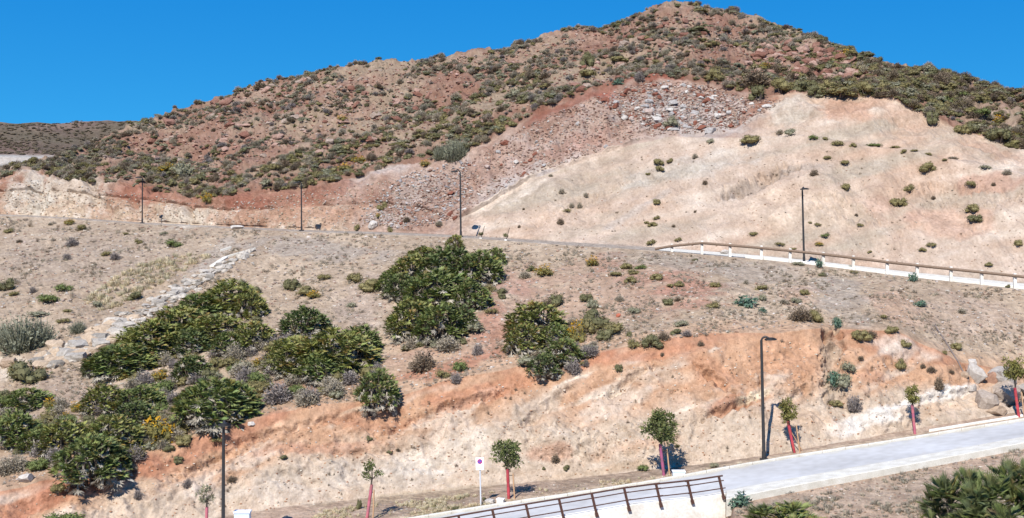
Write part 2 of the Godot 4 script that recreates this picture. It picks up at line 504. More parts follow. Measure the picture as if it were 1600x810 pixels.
# ---------------------------------------------------------------- soil colours: what the ground is made of, patch by patch
func paint_ground() -> void:
	var blot := noise(31, 0.10, 4)
	var speck := noise(32, 0.9, 3)
	var grit := noise(33, 3.0, 2)
	var strata := noise(34, 0.5, 4)
	var tan1 := earth(216, 190, 158)
	var tan2 := earth(196, 170, 140)
	var pink := earth(206, 160, 134)
	var fore1 := earth(214, 182, 154)
	var fore2 := earth(186, 160, 134)
	var beige := earth(226, 202, 174)
	var orange := earth(224, 172, 128)
	var deep := earth(208, 144, 104)
	var cream := earth(246, 230, 208)
	var pale := earth(220, 194, 170)
	var palegrey := earth(202, 184, 160)
	var peach := earth(218, 180, 148)
	var red1 := earth(164, 120, 98)
	var red2 := earth(190, 154, 132)
	var dun := earth(176, 154, 126)
	var rust := earth(158, 108, 86)
	var rub := earth(204, 172, 152)
	for r in NR:
		var b := ROWB[r]
		var s := ROWS[r]
		var row := r * NC
		for c in NC:
			var p := P[row + c]
			var px := COL_A + c * STEP
			var n1 := blot.get_noise_3dv(p)
			var n2 := speck.get_noise_3dv(p)
			var n3 := grit.get_noise_3dv(p)
			var k: Color
			match b:
				0, 1, 2: k = fore1.lerp(fore2, clampf(0.4 + n1 * 1.2 + n2 * 0.6, 0, 1))
				3, 4: k = tan1
				5: k = fore1.lerp(fore2, clampf(0.55 + n1 + n2 * 0.5, 0, 1))
				6:
					# layered bank: deep orange under the turf, cream lenses, beige foot
					var lay := strata.get_noise_3d((p.x * 0.34 - p.y * 0.94), (p.x * 0.94 + p.y * 0.34) * 0.22, p.z * 0.3)
					var u := s + n1 * 0.35 + lay * 0.22
					k = beige.lerp(orange, smoothstep(0.27, 0.62, u)).lerp(deep, smoothstep(0.80, 1.02, u) * 0.8)
					k = k.lerp(cream, smoothstep(0.20, 0.42, lay) * 0.6 * (1.0 - smoothstep(0.85, 1.0, s)))
					k = k.lerp(peach, clampf(n2 * 0.5, 0, 0.4))
				7:
					k = tan1.lerp(tan2, clampf(0.45 + n1 * 1.3 + n2 * 0.7, 0, 1))
					k = k.lerp(orange, (1.0 - smoothstep(0.0, 0.20, s + n1 * 0.16)) * 0.55)
				8: k = earth(200, 184, 166)
				9, 10, 11:
					var lay2 := strata.get_noise_3d(p.x * 0.12, p.y * 0.9 - p.x * 0.2, 5.0)
					var q := pale.lerp(peach, clampf(0.3 + n1 * 1.4, 0, 0.8)).lerp(palegrey, clampf(lay2 * 2.2, 0, 0.95)).lerp(cream, clampf(-lay2 * 1.6 - 0.1, 0, 0.6))
					var left := 1.0 - smoothstep(700.0, 770.0, px + n1 * 40.0) if b == 9 else 1.0 - smoothstep(1140.0, 1200.0, px - (s * 60.0 if b == 11 else 0.0) + n1 * 20.0)
					var t := s if b == 9 else 1.0
					var scree := rub.lerp(red1, clampf(n1 * 1.4 + n2 * 0.7 + 0.1, 0, 1)).lerp(earth(205, 196, 190), clampf(-n1 * 1.6 + n2 * 0.5, 0, 0.8))
					var bank := earth(222, 196, 164).lerp(earth(196, 150, 118), clampf(0.3 + n1 * 1.2 + n2 * 0.8 + t * 0.4, 0, 1)).lerp(earth(232, 222, 204), clampf(n2 * 1.3 - 0.05, 0, 0.7))
					if b >= 10: bank = bank.lerp(earth(176, 118, 92), 0.7)
					var rock := bank.lerp(scree, smoothstep(480.0, 620.0, px))
					k = q.lerp(rock, left)
				_:
					k = red2.lerp(red1, clampf(0.5 + n1 * 1.2 + n2 * 0.9, 0, 1)).lerp(dun, clampf(0.35 - n1 * 1.5 + n2 * 0.5, 0, 0.85))
					if b == 12: k = k.lerp(rust, (1.0 - smoothstep(0.0, 0.1, s + n1 * 0.1)) * 0.7)
			var rough := 0.30
			if b >= 9 and b <= 11 and px > 760.0: rough = 0.16
			elif b == 6: rough = 0.2
			CL[row + c] = k * (1.0 + n3 * rough + n2 * rough * 0.45)
	# patches of other soil: column, reading, half sizes, turn, colour, strength
	var patches := [
		[120, 300, 90, 26, 0, earth(228, 214, 190), 0.7], [40, 300, 50, 40, 0, earth(226, 220, 204), 0.6], [290, 340, 70, 22, 0, earth(232, 220, 200), 0.6], [210, 305, 60, 18, 0, earth(178, 110, 82), 0.7], [380, 318, 80, 16, 10, earth(164, 98, 74), 0.75], [520, 300, 70, 20, -15, earth(176, 118, 94), 0.6], [480, 338, 160, 20, -2, earth(200, 152, 120), 0.75], [440, 310, 90, 16, 0, earth(176, 116, 90), 0.6],
		[660, 300, 60, 26, -30, earth(198, 188, 178), 0.4], [600, 345, 50, 16, 0, earth(210, 198, 188), 0.6], [920, 152, 110, 9, -22, earth(158, 88, 64), 0.65], [1030, 122, 60, 8, 0, earth(164, 84, 62), 0.7], [860, 185, 60, 9, -20, earth(172, 104, 80), 0.5], [1060, 180, 100, 34, 0, earth(206, 198, 194), 0.65], [1150, 190, 60, 14, -10, earth(228, 222, 212), 0.6], [1170, 180, 60, 8, -30, earth(172, 112, 82), 0.7], [950, 160, 20, 14, 0, earth(176, 84, 60), 0.6], [790, 255, 110, 30, -18, earth(196, 156, 134), 0.55], [800, 296, 90, 8, -33, earth(236, 214, 190), 0.9], [920, 246, 70, 6, -20, earth(230, 204, 178), 0.8], [900, 230, 90, 16, -18, earth(188, 132, 108), 0.5],
		[1310, 172, 70, 22, 0, earth(212, 160, 126), 0.7], [1240, 180, 60, 28, -20, earth(220, 210, 192), 0.6], [1400, 175, 60, 16, 22, earth(220, 178, 146), 0.6], [1560, 240, 70, 14, 18, earth(212, 166, 136), 0.55], [1180, 287, 76, 11, -22, earth(176, 158, 142), 0.8], [1260, 262, 60, 8, -4, earth(190, 174, 158), 0.6], [1080, 262, 110, 26, -10, earth(214, 206, 192), 0.5], [1540, 285, 80, 18, 8, earth(214, 160, 130), 0.6], [1480, 345, 90, 30, 8, earth(222, 176, 146), 0.6], [1380, 325, 60, 20, 10, earth(214, 172, 148), 0.5], [1250, 330, 120, 40, 0, earth(236, 208, 178), 0.6], [820, 300, 60, 10, -28, earth(240, 222, 200), 0.7], [880, 345, 90, 18, -5, earth(232, 200, 172), 0.5], [1000, 325, 90, 8, -28, earth(206, 192, 178), 0.6], [1280, 400, 60, 20, 0, earth(206, 180, 160), 0.5],
		[900, 470, 240, 70, -8, earth(206, 162, 134), 0.5], [480, 560, 130, 40, -10, earth(202, 164, 136), 0.5], [660, 545, 100, 34, -10, earth(206, 158, 130), 0.5], [120, 630, 140, 60, -10, earth(190, 162, 140), 0.5],
		[1080, 450, 60, 26, 0, earth(206, 136, 110), 0.6], [1010, 440, 50, 18, 0, earth(206, 150, 124), 0.5], [945, 415, 40, 22, -20, earth(210, 150, 122), 0.5], [1090, 480, 60, 14, 0, earth(212, 140, 112), 0.5], [770, 520, 30, 60, 0, earth(206, 140, 112), 0.6], [700, 575, 80, 14, -14, earth(206, 134, 98), 0.7], [480, 605, 60, 12, 0, earth(214, 156, 122), 0.6], [1190, 430, 110, 24, 4, earth(190, 176, 160), 0.6], [1310, 460, 70, 36, 30, earth(188, 176, 162), 0.6], [1400, 480, 60, 30, 30, earth(220, 176, 144), 0.5], [1520, 500, 90, 50, 10, earth(208, 180, 156), 0.6], [1250, 460, 40, 20, 0, earth(210, 166, 138), 0.4], [120, 400, 200, 50, 0, earth(188, 168, 150), 0.4], [330, 400, 70, 12, -40, earth(206, 192, 176), 0.6], [500, 390, 160, 18, 4, earth(184, 172, 160), 0.6], [80, 560, 90, 12, -20, earth(206, 168, 138), 0.6], [10, 570, 30, 30, 0, earth(244, 226, 198), 0.8], [560, 480, 60, 40, -20, earth(206, 182, 162), 0.6], [1050, 410, 120, 14, 4, earth(180, 168, 152), 0.6], [800, 440, 40, 30, 0, earth(206, 150, 130), 0.5],
		[150, 748, 150, 24, -22, earth(198, 126, 88), 0.85], [340, 692, 130, 24, -22, earth(208, 140, 100), 0.8], [560, 650, 130, 22, -10, earth(214, 152, 110), 0.7], [60, 790, 80, 16, -10, earth(206, 136, 96), 0.7], [330, 725, 60, 14, -24, earth(236, 190, 152), 0.7], [450, 665, 90, 10, -12, earth(238, 190, 148), 0.7], [480, 700, 110, 12, -4, earth(212, 150, 112), 0.6], [600, 660, 110, 14, -8, earth(216, 152, 110), 0.6], [760, 610, 130, 20, -12, earth(214, 142, 96), 0.7], [900, 575, 80, 12, -20, earth(212, 138, 96), 0.75], [1000, 560, 90, 14, -6, earth(216, 142, 96), 0.7], [1230, 560, 80, 44, 0, earth(226, 168, 122), 0.8], [1130, 590, 70, 26, 20, earth(222, 158, 112), 0.7], [1150, 635, 50, 12, -20, earth(206, 134, 88), 0.7], [840, 635, 110, 16, -34, earth(226, 206, 182), 0.7], [1020, 590, 70, 16, 0, earth(230, 202, 172), 0.7], [640, 735, 90, 7, -3, earth(250, 238, 222), 0.85], [560, 740, 170, 26, 0, earth(222, 206, 186), 0.6], [430, 770, 140, 22, 0, earth(228, 210, 190), 0.5], [930, 620, 60, 5, -18, earth(250, 232, 206), 0.7], [890, 600, 50, 4, -24, earth(250, 232, 206), 0.7], [1060, 655, 50, 4, -26, earth(250, 226, 196), 0.7], [1180, 622, 34, 7, -24, earth(248, 226, 186), 0.85], [1120, 550, 20, 4, -30, earth(250, 228, 200), 0.8], [700, 650, 60, 4, -22, earth(248, 222, 190), 0.7], [560, 640, 60, 4, -16, earth(246, 214, 176), 0.6],
		[1375, 652, 95, 19, -14, earth(250, 242, 230), 0.95], [1485, 612, 75, 14, -12, earth(252, 244, 232), 0.95], [1400, 540, 50, 20, 10, earth(240, 222, 204), 0.6], [1370, 590, 40, 18, 0, earth(222, 166, 128), 0.7], [1470, 640, 80, 16, -8, earth(230, 194, 156), 0.7], [1300, 570, 22, 60, 0, earth(200, 178, 152), 0.8], [1250, 660, 70, 24, 0, earth(230, 192, 154), 0.6], [1000, 700, 90, 16, -8, earth(226, 174, 132), 0.5], [860, 710, 40, 14, 0, earth(224, 170, 136), 0.6],
		[1350, 770, 160, 24, -8, earth(200, 176, 150), 0.5], [1220, 790, 60, 14, -10, earth(190, 170, 146), 0.6], [640, 775, 160, 8, -6, earth(200, 176, 140), 0.6], [950, 735, 200, 8, -8, earth(214, 184, 148), 0.6]]
	var warp := noise(36, 0.045, 4)
	for q in patches:
		var ca := cos(deg_to_rad(q[4]))
		var sa := sin(deg_to_rad(q[4]))
		var rx: float = q[2]
		var ry: float = q[3]
		var reach := maxf(rx, ry) * 1.35
		var tall := (absf(sa) * rx + absf(ca) * ry) * 1.35 + 4.0
		for c in range(col(q[0] - reach), col(q[0] + reach) + 1):
			for r in range(band_first[1], band_first[13]):
				var dy := SY[r * NC + c] - float(q[1])
				if absf(dy) > tall: continue
				var px := COL_A + c * STEP
				var dx := px - float(q[0])
				var l := Vector2((dx * ca + dy * sa) / rx, (-dx * sa + dy * ca) / ry).length()
				if l > 1.4: continue
				var p := P[r * NC + c]
				l += warp.get_noise_3dv(p * 9.0) * 0.75
				var w := (1.0 - smoothstep(0.45, 1.0, l)) * float(q[6])
				if w > 0.0:
					var g := 1.0 + grit.get_noise_3dv(p) * 0.30 + speck.get_noise_3dv(p) * 0.10
					CL[r * NC + c] = CL[r * NC + c].lerp(q[5] * g, w)

# ---------------------------------------------------------------- distance
func make_distance() -> void:
	# the far hill beyond the left shoulder, with a pale cutting at its foot
	var f := noise(51, 0.012, 4)
	var g := noise(52, 0.06, 4)
	var cols := 220
	var rows := 46
	var vs := PackedVector3Array()
	var cs := PackedColorArray()
	for r in rows:
		var s := float(r) / (rows - 1)
		for c in cols:
			var px := -420.0 + c * 4.4
			var top := 183.0 + maxf(px - 60.0, 0.0) * 0.03 + maxf(px - 210, 0) * 0.10
			if px < 0: top += px * -0.06
			var py := lerpf(262.0, top, s) if s < 0.9 else lerpf(lerpf(262.0, top, 0.9), top, (s - 0.9) / 0.1)
			var d := lerpf(300.0, 400.0, s)
			var p := at(px, py, d)
			p.y += f.get_noise_3dv(p) * 4.0 * sin(PI * minf(s * 0.75, 1.0)) + g.get_noise_3dv(p) * 1.2 * s
			if s > 0.97: p.y -= 0.5
			vs.append(p)
			var k := earth(136, 110, 98).lerp(earth(160, 134, 118), clampf(0.4 + g.get_noise_3dv(p) * 1.6, 0, 1)).lerp(earth(118, 112, 88), clampf(f.get_noise_3dv(p * 2.0) * 1.5 + 0.3, 0, 0.7))
			if s < 0.22: k = k.lerp(earth(228, 214, 196).lerp(earth(200, 206, 206), clampf(g.get_noise_3dv(p * 2.0) + 0.3, 0, 1)), (1.0 - smoothstep(0.16, 0.22, s)) * smoothstep(0.02, 0.06, s))
			cs.append(k)
	for c in cols:   # back slope
		vs.append(vs[(rows - 1) * cols + c] + Vector3(0, -40, -120)); cs.append(earth(130, 115, 95))
	for c in cols:   # skirt down to the plain in front
		pass
	var sh := Shape.new()
	for r in rows:
		for c in cols - 1:
			var a := r * cols + c
			for t in [[a, a + cols, a + 1], [a + 1, a + cols, a + cols + 1]]:
				sh.v.append(vs[t[0]]); sh.v.append(vs[t[1]]); sh.v.append(vs[t[2]])
				var n := (vs[t[2]] - vs[t[0]]).cross(vs[t[1]] - vs[t[0]]).normalized()
				for j in 3: sh.n.append(n)
				sh.c.append(cs[t[0]]); sh.c.append(cs[t[1]]); sh.c.append(cs[t[2]])
	for c in cols - 1:
		var lo := Vector3(0, -30, 40)
		sh.quad(vs[c] + lo, vs[c], vs[c + 1], vs[c + 1] + lo, earth(150, 130, 110))
	var o := part("distant_hill", sh.mesh(), mats["hill_soil"], self)
	tag(o, "dark scrubby hill far behind on the left", "", "", "structure")
	# scrub on it
	var mm := scatter_mesh(bush_mesh(900, 60, 0.16, 0.75), 4200, mats["leaf_brown"])
	for i in mm.multimesh.instance_count:
		var r := rng.randi_range(int(rows * 0.2), rows - 4)
		var c := rng.randi_range(0, cols - 2)
		var p := vs[r * cols + c].lerp(vs[(r + 1) * cols + c + 1], rng.randf())
		p.x += rng.randf_range(-1, 1)
		var w := rng.randf_range(0.6, 1.8)
		mm.multimesh.set_instance_transform(i, Transform3D(Basis(Vector3.UP, rng.randf() * TAU).scaled(Vector3(w, w * 0.4, w)), p))
		var t := rng.randf()
		mm.multimesh.set_instance_color(i, Color(1.0, 0.96, 0.95).lerp(Color(0.62, 0.68, 0.55), t))
	mm.name = numbered("distant_scrub")
	tag(mm, "dark low scrub covering the far hill", "scrub", "", "stuff")

func scatter_mesh(mesh: Mesh, n: int, m: Material, parent: Node = self) -> MultiMeshInstance3D:
	var mm := MultiMesh.new()
	mm.transform_format = MultiMesh.TRANSFORM_3D
	mm.use_colors = true
	mm.mesh = mesh
	mm.instance_count = n
	var o := MultiMeshInstance3D.new()
	o.multimesh = mm
	o.material_override = m
	o.cast_shadow = GeometryInstance3D.SHADOW_CASTING_SETTING_ON
	parent.add_child(o)
	return o

# ---------------------------------------------------------------- lower road, wall and railing
func on_line(l: PackedVector2Array, px: float, dd := 0.0, dy := 0.0) -> Vector3:
	var f := clampf((px - COL_A) / STEP, 0.0, NC - 1.001)
	var q := l[int(f)].lerp(l[int(f) + 1], f - floorf(f))
	var d := q.x + dd
	return Vector3(d * (px - 800.0) / FOCAL, q.y + dy, -d)

# a strip swept along a survey line; profile points are (distance offset, height offset)
func sweep(l: PackedVector2Array, x0: float, x1: float, prof: Array, close := false, step := 8.0) -> Shape:
	var sh := Shape.new()
	var n := int(ceilf((x1 - x0) / step))
	for i in n:
		var a := lerpf(x0, x1, float(i) / n)
		var b := lerpf(x0, x1, float(i + 1) / n)
		for k in prof.size() - 1:
			sh.quad(on_line(l, a, prof[k].x, prof[k].y), on_line(l, a, prof[k + 1].x, prof[k + 1].y), on_line(l, b, prof[k + 1].x, prof[k + 1].y), on_line(l, b, prof[k].x, prof[k].y))
	if close:
		for e in [x0, x1]:
			for k in range(1, prof.size() - 1):
				sh.tri(on_line(l, e, prof[0].x, prof[0].y), on_line(l, e, prof[k].x, prof[k].y), on_line(l, e, prof[k + 1].x, prof[k + 1].y))
	return sh

func make_lower_road() -> void:
	var stain := noise(55, 0.35, 4)
	var dust := noise(56, 1.6, 3)
	var sh0 := Shape.new()
	var across := [0.0, 0.25, 0.6, 1.1, 1.6, 2.2, 2.8, 3.4, 3.85, 4.2, 4.44]
	var cols := 330
	var tone := func(p: Vector3, w: float) -> Color:
		var k := 1.0 + stain.get_noise_3d(p.x * 0.35, p.z * 2.2, 1.0) * 0.16 + dust.get_noise_3dv(p) * 0.07
		var e := clampf(dust.get_noise_3dv(p * 0.5) * 1.6 + 0.75 - minf(w, 4.44 - w) * 2.2, 0.0, 0.75)   # washed-down earth in the gutters
		return Color(k, k, k).lerp(Color(1.12, 0.93, 0.74), e)
	for i in cols:
		var a := lerpf(-360.0, 1958.0, float(i) / cols)
		var b := lerpf(-360.0, 1958.0, float(i + 1) / cols)
		for k in across.size() - 1:
			var w0: float = across[k]
			var w1: float = across[k + 1]
			var y0 := 0.02 + w0 * 0.009
			var y1 := 0.02 + w1 * 0.009
			var q := [on_line(road_near, a, w0, y0), on_line(road_near, a, w1, y1), on_line(road_near, b, w1, y1), on_line(road_near, b, w0, y0)]
			var c := [tone.call(q[0], w0), tone.call(q[1], w1), tone.call(q[2], w1), tone.call(q[3], w0)]
			for t in [0, 1, 2, 0, 2, 3]:
				sh0.v.append(q[t]); sh0.n.append(Vector3.UP); sh0.c.append(c[t])
	var o := part("road", sh0.mesh(), mats["road_concrete"], self)
	tag(o, "pale grey concrete road climbing to the right", "", "", "structure")
	# kerb stones on the bank side, one by one
	var kerb := Node3D.new()
	kerb.name = "kerb"
	add_child(kerb)
	tag(kerb, "pale concrete kerb along the bank side of the road", "", "", "structure")
	var px := 560.0
	while px < 1700.0:
		var w := FOCAL / 52.0 * 0.98
		var lift := rng.randf_range(-0.006, 0.006)
		var sh := sweep(road_far, px, px + w * 0.985, [Vector2(0, -0.05), Vector2(0.0, 0.10 + lift), Vector2(0.02, 0.12 + lift), Vector2(0.15, 0.12 + lift), Vector2(0.17, -0.05)], true, 60.0)
		part("kerb_stone", sh.mesh(), mats["concrete"], kerb)
		px += w
	# low white retaining edge behind the kerb at the right
	o = part("bank_edging", sweep(road_far, 1455, 1700, [Vector2(0.75, -0.05), Vector2(0.76, 0.15), Vector2(0.98, 0.17), Vector2(1.0, -0.05)], true).mesh(), mats["white_render"], self)
	tag(o, "low whitewashed edging under the boulders at the right", "edging")
	# footway on the valley side
	o = part("pavement", sweep(road_near, 1137, 1958, [Vector2(-1.33, -0.6), Vector2(-1.32, 0.06), Vector2(-1.29, 0.08), Vector2(-0.03, 0.10), Vector2(0.0, 0.10), Vector2(0.012, 0.0)], true).mesh(), mats["concrete"], self)
	tag(o, "cream concrete footway along the valley side of the road", "", "", "structure")
	# retaining wall
	o = part("retaining_wall", sweep(wall_top, 300, 1136, [Vector2(-0.42, -3.6), Vector2(-0.36, -0.02), Vector2(-0.34, 0.0), Vector2(-0.04, 0.0), Vector2(-0.02, -0.02), Vector2(-0.02, -3.2)], true).mesh(), mats["white_render"], self)
	tag(o, "white rendered retaining wall carrying the road at bottom centre", "retaining wall")
	# railing: slanted flat posts with three rails
	var rail := thing("railing", "brown steel railing on top of the white retaining wall", "railing", on_line(road_near, 900, -0.38, 0.0))
	var org := rail.position
	var along := (on_line(road_near, 1100) - on_line(road_near, 700)).normalized()
	var upv := along.cross(Vector3(0, 0, -1)).normalized()
	if upv.y < 0: upv = -upv
	upv = (upv - along * 0.12).normalized()
	var side := along.cross(upv).normalized()
	var xs := []
	var q := 1133.0
	while q > 560.0:
		xs.append(q)
		q -= 49.0 + (1133.0 - q) * 0.012
	for i in xs.size():
		var b := on_line(wall_top, xs[i], -0.43, -0.14) - org
		var sh := Shape.new()
		sh.box(b + upv * 0.40, along * 0.045, upv * 0.46, side * 0.03)
		sh.box(b + upv * 0.0, along * 0.06, upv * 0.07, side * 0.045)
		part("post", sh.mesh(), mats["brown_steel"], rail)
		if i == 0: continue
		var c := on_line(wall_top, xs[i - 1], -0.43, -0.14) - org
		for h in [[0.85, 0.034], [0.66, 0.022], [0.36, 0.022]]:
			var s2 := Shape.new()
			s2.tube(b + upv * float(h[0]) - along * 0.1, c + upv * float(h[0]) + along * 0.16, h[1], h[1], 8)
			part("rail", s2.mesh(), mats["brown_steel"], rail)

# ---------------------------------------------------------------- upper road: kerb wall and timber guard rail
func make_upper_road() -> void:
	var o := part("upper_road", sweep(shoulder, 1030, 1958, [Vector2(0.62, 0.03), Vector2(4.4, 0.13)]).mesh(), mats["concrete"], self)
	tag(o, "pale upper road seen edge-on along the terrace", "", "", "structure")
	o = part("road_edge_wall", sweep(shoulder, 1165, 1958, [Vector2(0.34, -0.5), Vector2(0.35, 0.14), Vector2(0.37, 0.16), Vector2(0.60, 0.16), Vector2(0.62, -0.3)], true).mesh(), mats["white_render"], self)
	tag(o, "low white concrete edge behind the timber guard rail", "edge wall")
	var xs := [1050, 1097, 1141, 1190, 1235, 1287, 1334, 1387, 1434, 1487, 1535, 1587, 1641, 1700, 1762]
	var g := thing("guard_rail", "timber guard rail on white concrete posts along the upper road", "guard rail", on_line(shoulder, 1287, 0.2))
	var org := g.position
	var tops := []
	for i in xs.size():
		var b := on_line(shoulder, xs[i], 0.2, -0.15) - org
		var h := 0.95 if i > 0 else 0.62
		var sh := Shape.new()
		sh.box(b + Vector3(0, h * 0.5, 0), Vector3(0.075, 0, 0), Vector3(0, h * 0.5, 0), Vector3(0, 0, 0.075))
		sh.box(b + Vector3(0, h + 0.02, 0), Vector3(0.06, 0, 0), Vector3(0, 0.02, 0), Vector3(0, 0, 0.06))
		part("post", sh.mesh(), mats["white_render"], g)
		tops.append(b + Vector3(0, h - 0.10, 0.13))
	tops.insert(0, on_line(shoulder, 1024, 0.1, 0.10) - org)
	for i in tops.size() - 1:
		var s2 := Shape.new()
		var e: Vector3 = (tops[i + 1] - tops[i]).normalized() * 0.03
		s2.tube(tops[i] - e * (0.0 if i == 0 else 1.0), tops[i + 1] - e, 0.085, 0.08, 10)
		part("rail", s2.mesh(), mats["timber"], g)

# ---------------------------------------------------------------- rocks
var rock_meshes := []

func rock_mesh(sd: int, cuts := 12, fine := true) -> ArrayMesh:
	var r := RandomNumberGenerator.new()
	r.seed = sd
	var pts := PackedVector3Array()
	var f := (1.0 + sqrt(5.0)) / 2.0
	for p in [[-1, f, 0], [1, f, 0], [-1, -f, 0], [1, -f, 0], [0, -1, f], [0, 1, f], [0, -1, -f], [0, 1, -f], [f, 0, -1], [f, 0, 1], [-f, 0, -1], [-f, 0, 1]]:
		pts.append(Vector3(p[0], p[1], p[2]).normalized())
	var faces := [[0, 11, 5], [0, 5, 1], [0, 1, 7], [0, 7, 10], [0, 10, 11], [1, 5, 9], [5, 11, 4], [11, 10, 2], [10, 7, 6], [7, 1, 8], [3, 9, 4], [3, 4, 2], [3, 2, 6], [3, 6, 8], [3, 8, 9], [4, 9, 5], [2, 4, 11], [6, 2, 10], [8, 6, 7], [9, 8, 1]]
	var tris := []
	for t in faces:
		var a := pts[t[0]]
		var b := pts[t[1]]
		var c := pts[t[2]]
		if fine:
			var ab := (a + b).normalized()
			var bc := (b + c).normalized()
			var ca := (c + a).normalized()
			tris.append_array([[a, ab, ca], [b, bc, ab], [c, ca, bc], [ab, bc, ca]])
		else:
			tris.append([a, b, c])
	var planes := []
	for i in cuts:
		planes.append([Vector3(r.randfn(), r.randfn() * 0.8, r.randfn()).normalized(), r.randf_range(0.38, 0.72)])
	var sh := Shape.new()
	for t in tris:
		var q := []
		for k in 3:
			var p: Vector3 = t[k]
			for pl in planes:
				var e: float = p.dot(pl[0]) - pl[1]
				if e > 0: p -= pl[0] * e
			q.append(p * 0.62)
		sh.tri(q[0], q[2], q[1], Color(1, 1, 1) * r.randf_range(0.88, 1.0))
	return sh.mesh()

# quarried block: a cube with worn, uneven faces
func block_mesh(sd: int) -> ArrayMesh:
	var r := RandomNumberGenerator.new()
	r.seed = sd
	var f := noise(sd, 1.3, 2)
	var planes := []
	for i in 5: planes.append([Vector3(r.randfn(), r.randfn(), r.randfn()).normalized(), r.randf_range(0.46, 0.66)])
	var sh := Shape.new()
	for k in 6:
		var a := Vector3.ZERO
		a[k % 3] = 1.0 if k < 3 else -1.0
		var u := Vector3(a.y, a.z, a.x)
		var v := a.cross(u)
		var g := []
		for i in 4:
			for j in 4:
				var p := a + u * (i / 1.5 - 1.0) + v * (j / 1.5 - 1.0)
				var l := pow(pow(absf(p.x), 7.0) + pow(absf(p.y), 7.0) + pow(absf(p.z), 7.0), 1.0 / 7.0)
				p = p / l * 0.5
				for pl in planes:
					var e: float = p.dot(pl[0]) - pl[1]
					if e > 0: p -= pl[0] * e
				g.append(p * (1.0 + f.get_noise_3dv(p * 2.0) * 0.22))
		for i in 3:
			for j in 3:
				var c := Color.WHITE * r.randf_range(0.86, 1.0)
				sh.tri(g[i * 4 + j], g[i * 4 + j + 1], g[i * 4 + j + 5], c)
				sh.tri(g[i * 4 + j], g[i * 4 + j + 5], g[i * 4 + j + 4], c)
	return sh.mesh()

func stone_pose(w: float, h: float, dp: float, n := Vector3.UP) -> Basis:
	var b := Basis(Vector3(rng.randfn() * 0.6, 1, rng.randfn() * 0.6).normalized(), rng.randf() * TAU)
	var up := Vector3.UP.slerp(n, 0.6)
	var tilt := Basis(Quaternion(Vector3.UP, up.normalized()))
	return tilt * Basis.from_scale(Vector3(w, h, dp)) * b

func tinted(base: Color, v: float) -> Color:
	var k := 1.0 + rng.randf_range(-v, v)
	return Color(base.r * k * (1 + rng.randf_range(-0.05, 0.05)), base.g * k, base.b * k * (1 + rng.randf_range(-0.06, 0.06)))

func stone_mat(key: String, c: Color) -> StandardMaterial3D:
	if mats.has(key): return mats[key]
	var m: StandardMaterial3D = mats["stone"].duplicate()
	m.resource_name = key
	m.albedo_color = c.linear_to_srgb()
	mats[key] = m
	return m

func rock_at(called: String, px: float, py: float, wpx: float, hpx: float, m: Material, parent: Node, sink := 0.3) -> MeshInstance3D:
	var p := ground(px, py)
	var k := -p.z / FOCAL
	var w := wpx * k
	var h := hpx * k
	var o := part(called, rock_meshes[rng.randi() % rock_meshes.size()], m, parent)
	o.transform = Transform3D(stone_pose(w, h, lerpf(w, h, 0.5), ground_normal(px, py)), p + Vector3(0, h * (0.5 - sink), 0))
	if parent != self and parent is Node3D: o.position -= parent.position
	return o

func inside(poly: PackedVector2Array, p: Vector2) -> bool:
	return Geometry2D.is_point_in_polygon(p, poly)

func poly(a: Array) -> PackedVector2Array:
	var o := PackedVector2Array()
	for i in range(0, a.size(), 2): o.append(Vector2(a[i], a[i + 1]))
	return o

func box_of(a: PackedVector2Array) -> Rect2:
	var r := Rect2(a[0], Vector2.ZERO)
	for q in a: r = r.expand(q)
	return r

func pick(pl: PackedVector2Array) -> Vector2:
	var bb := box_of(pl)
	for i in 60:
		var q := Vector2(rng.randf_range(bb.position.x, bb.end.x), rng.randf_range(bb.position.y, bb.end.y))
		if inside(pl, q): return q
	return pl[0]

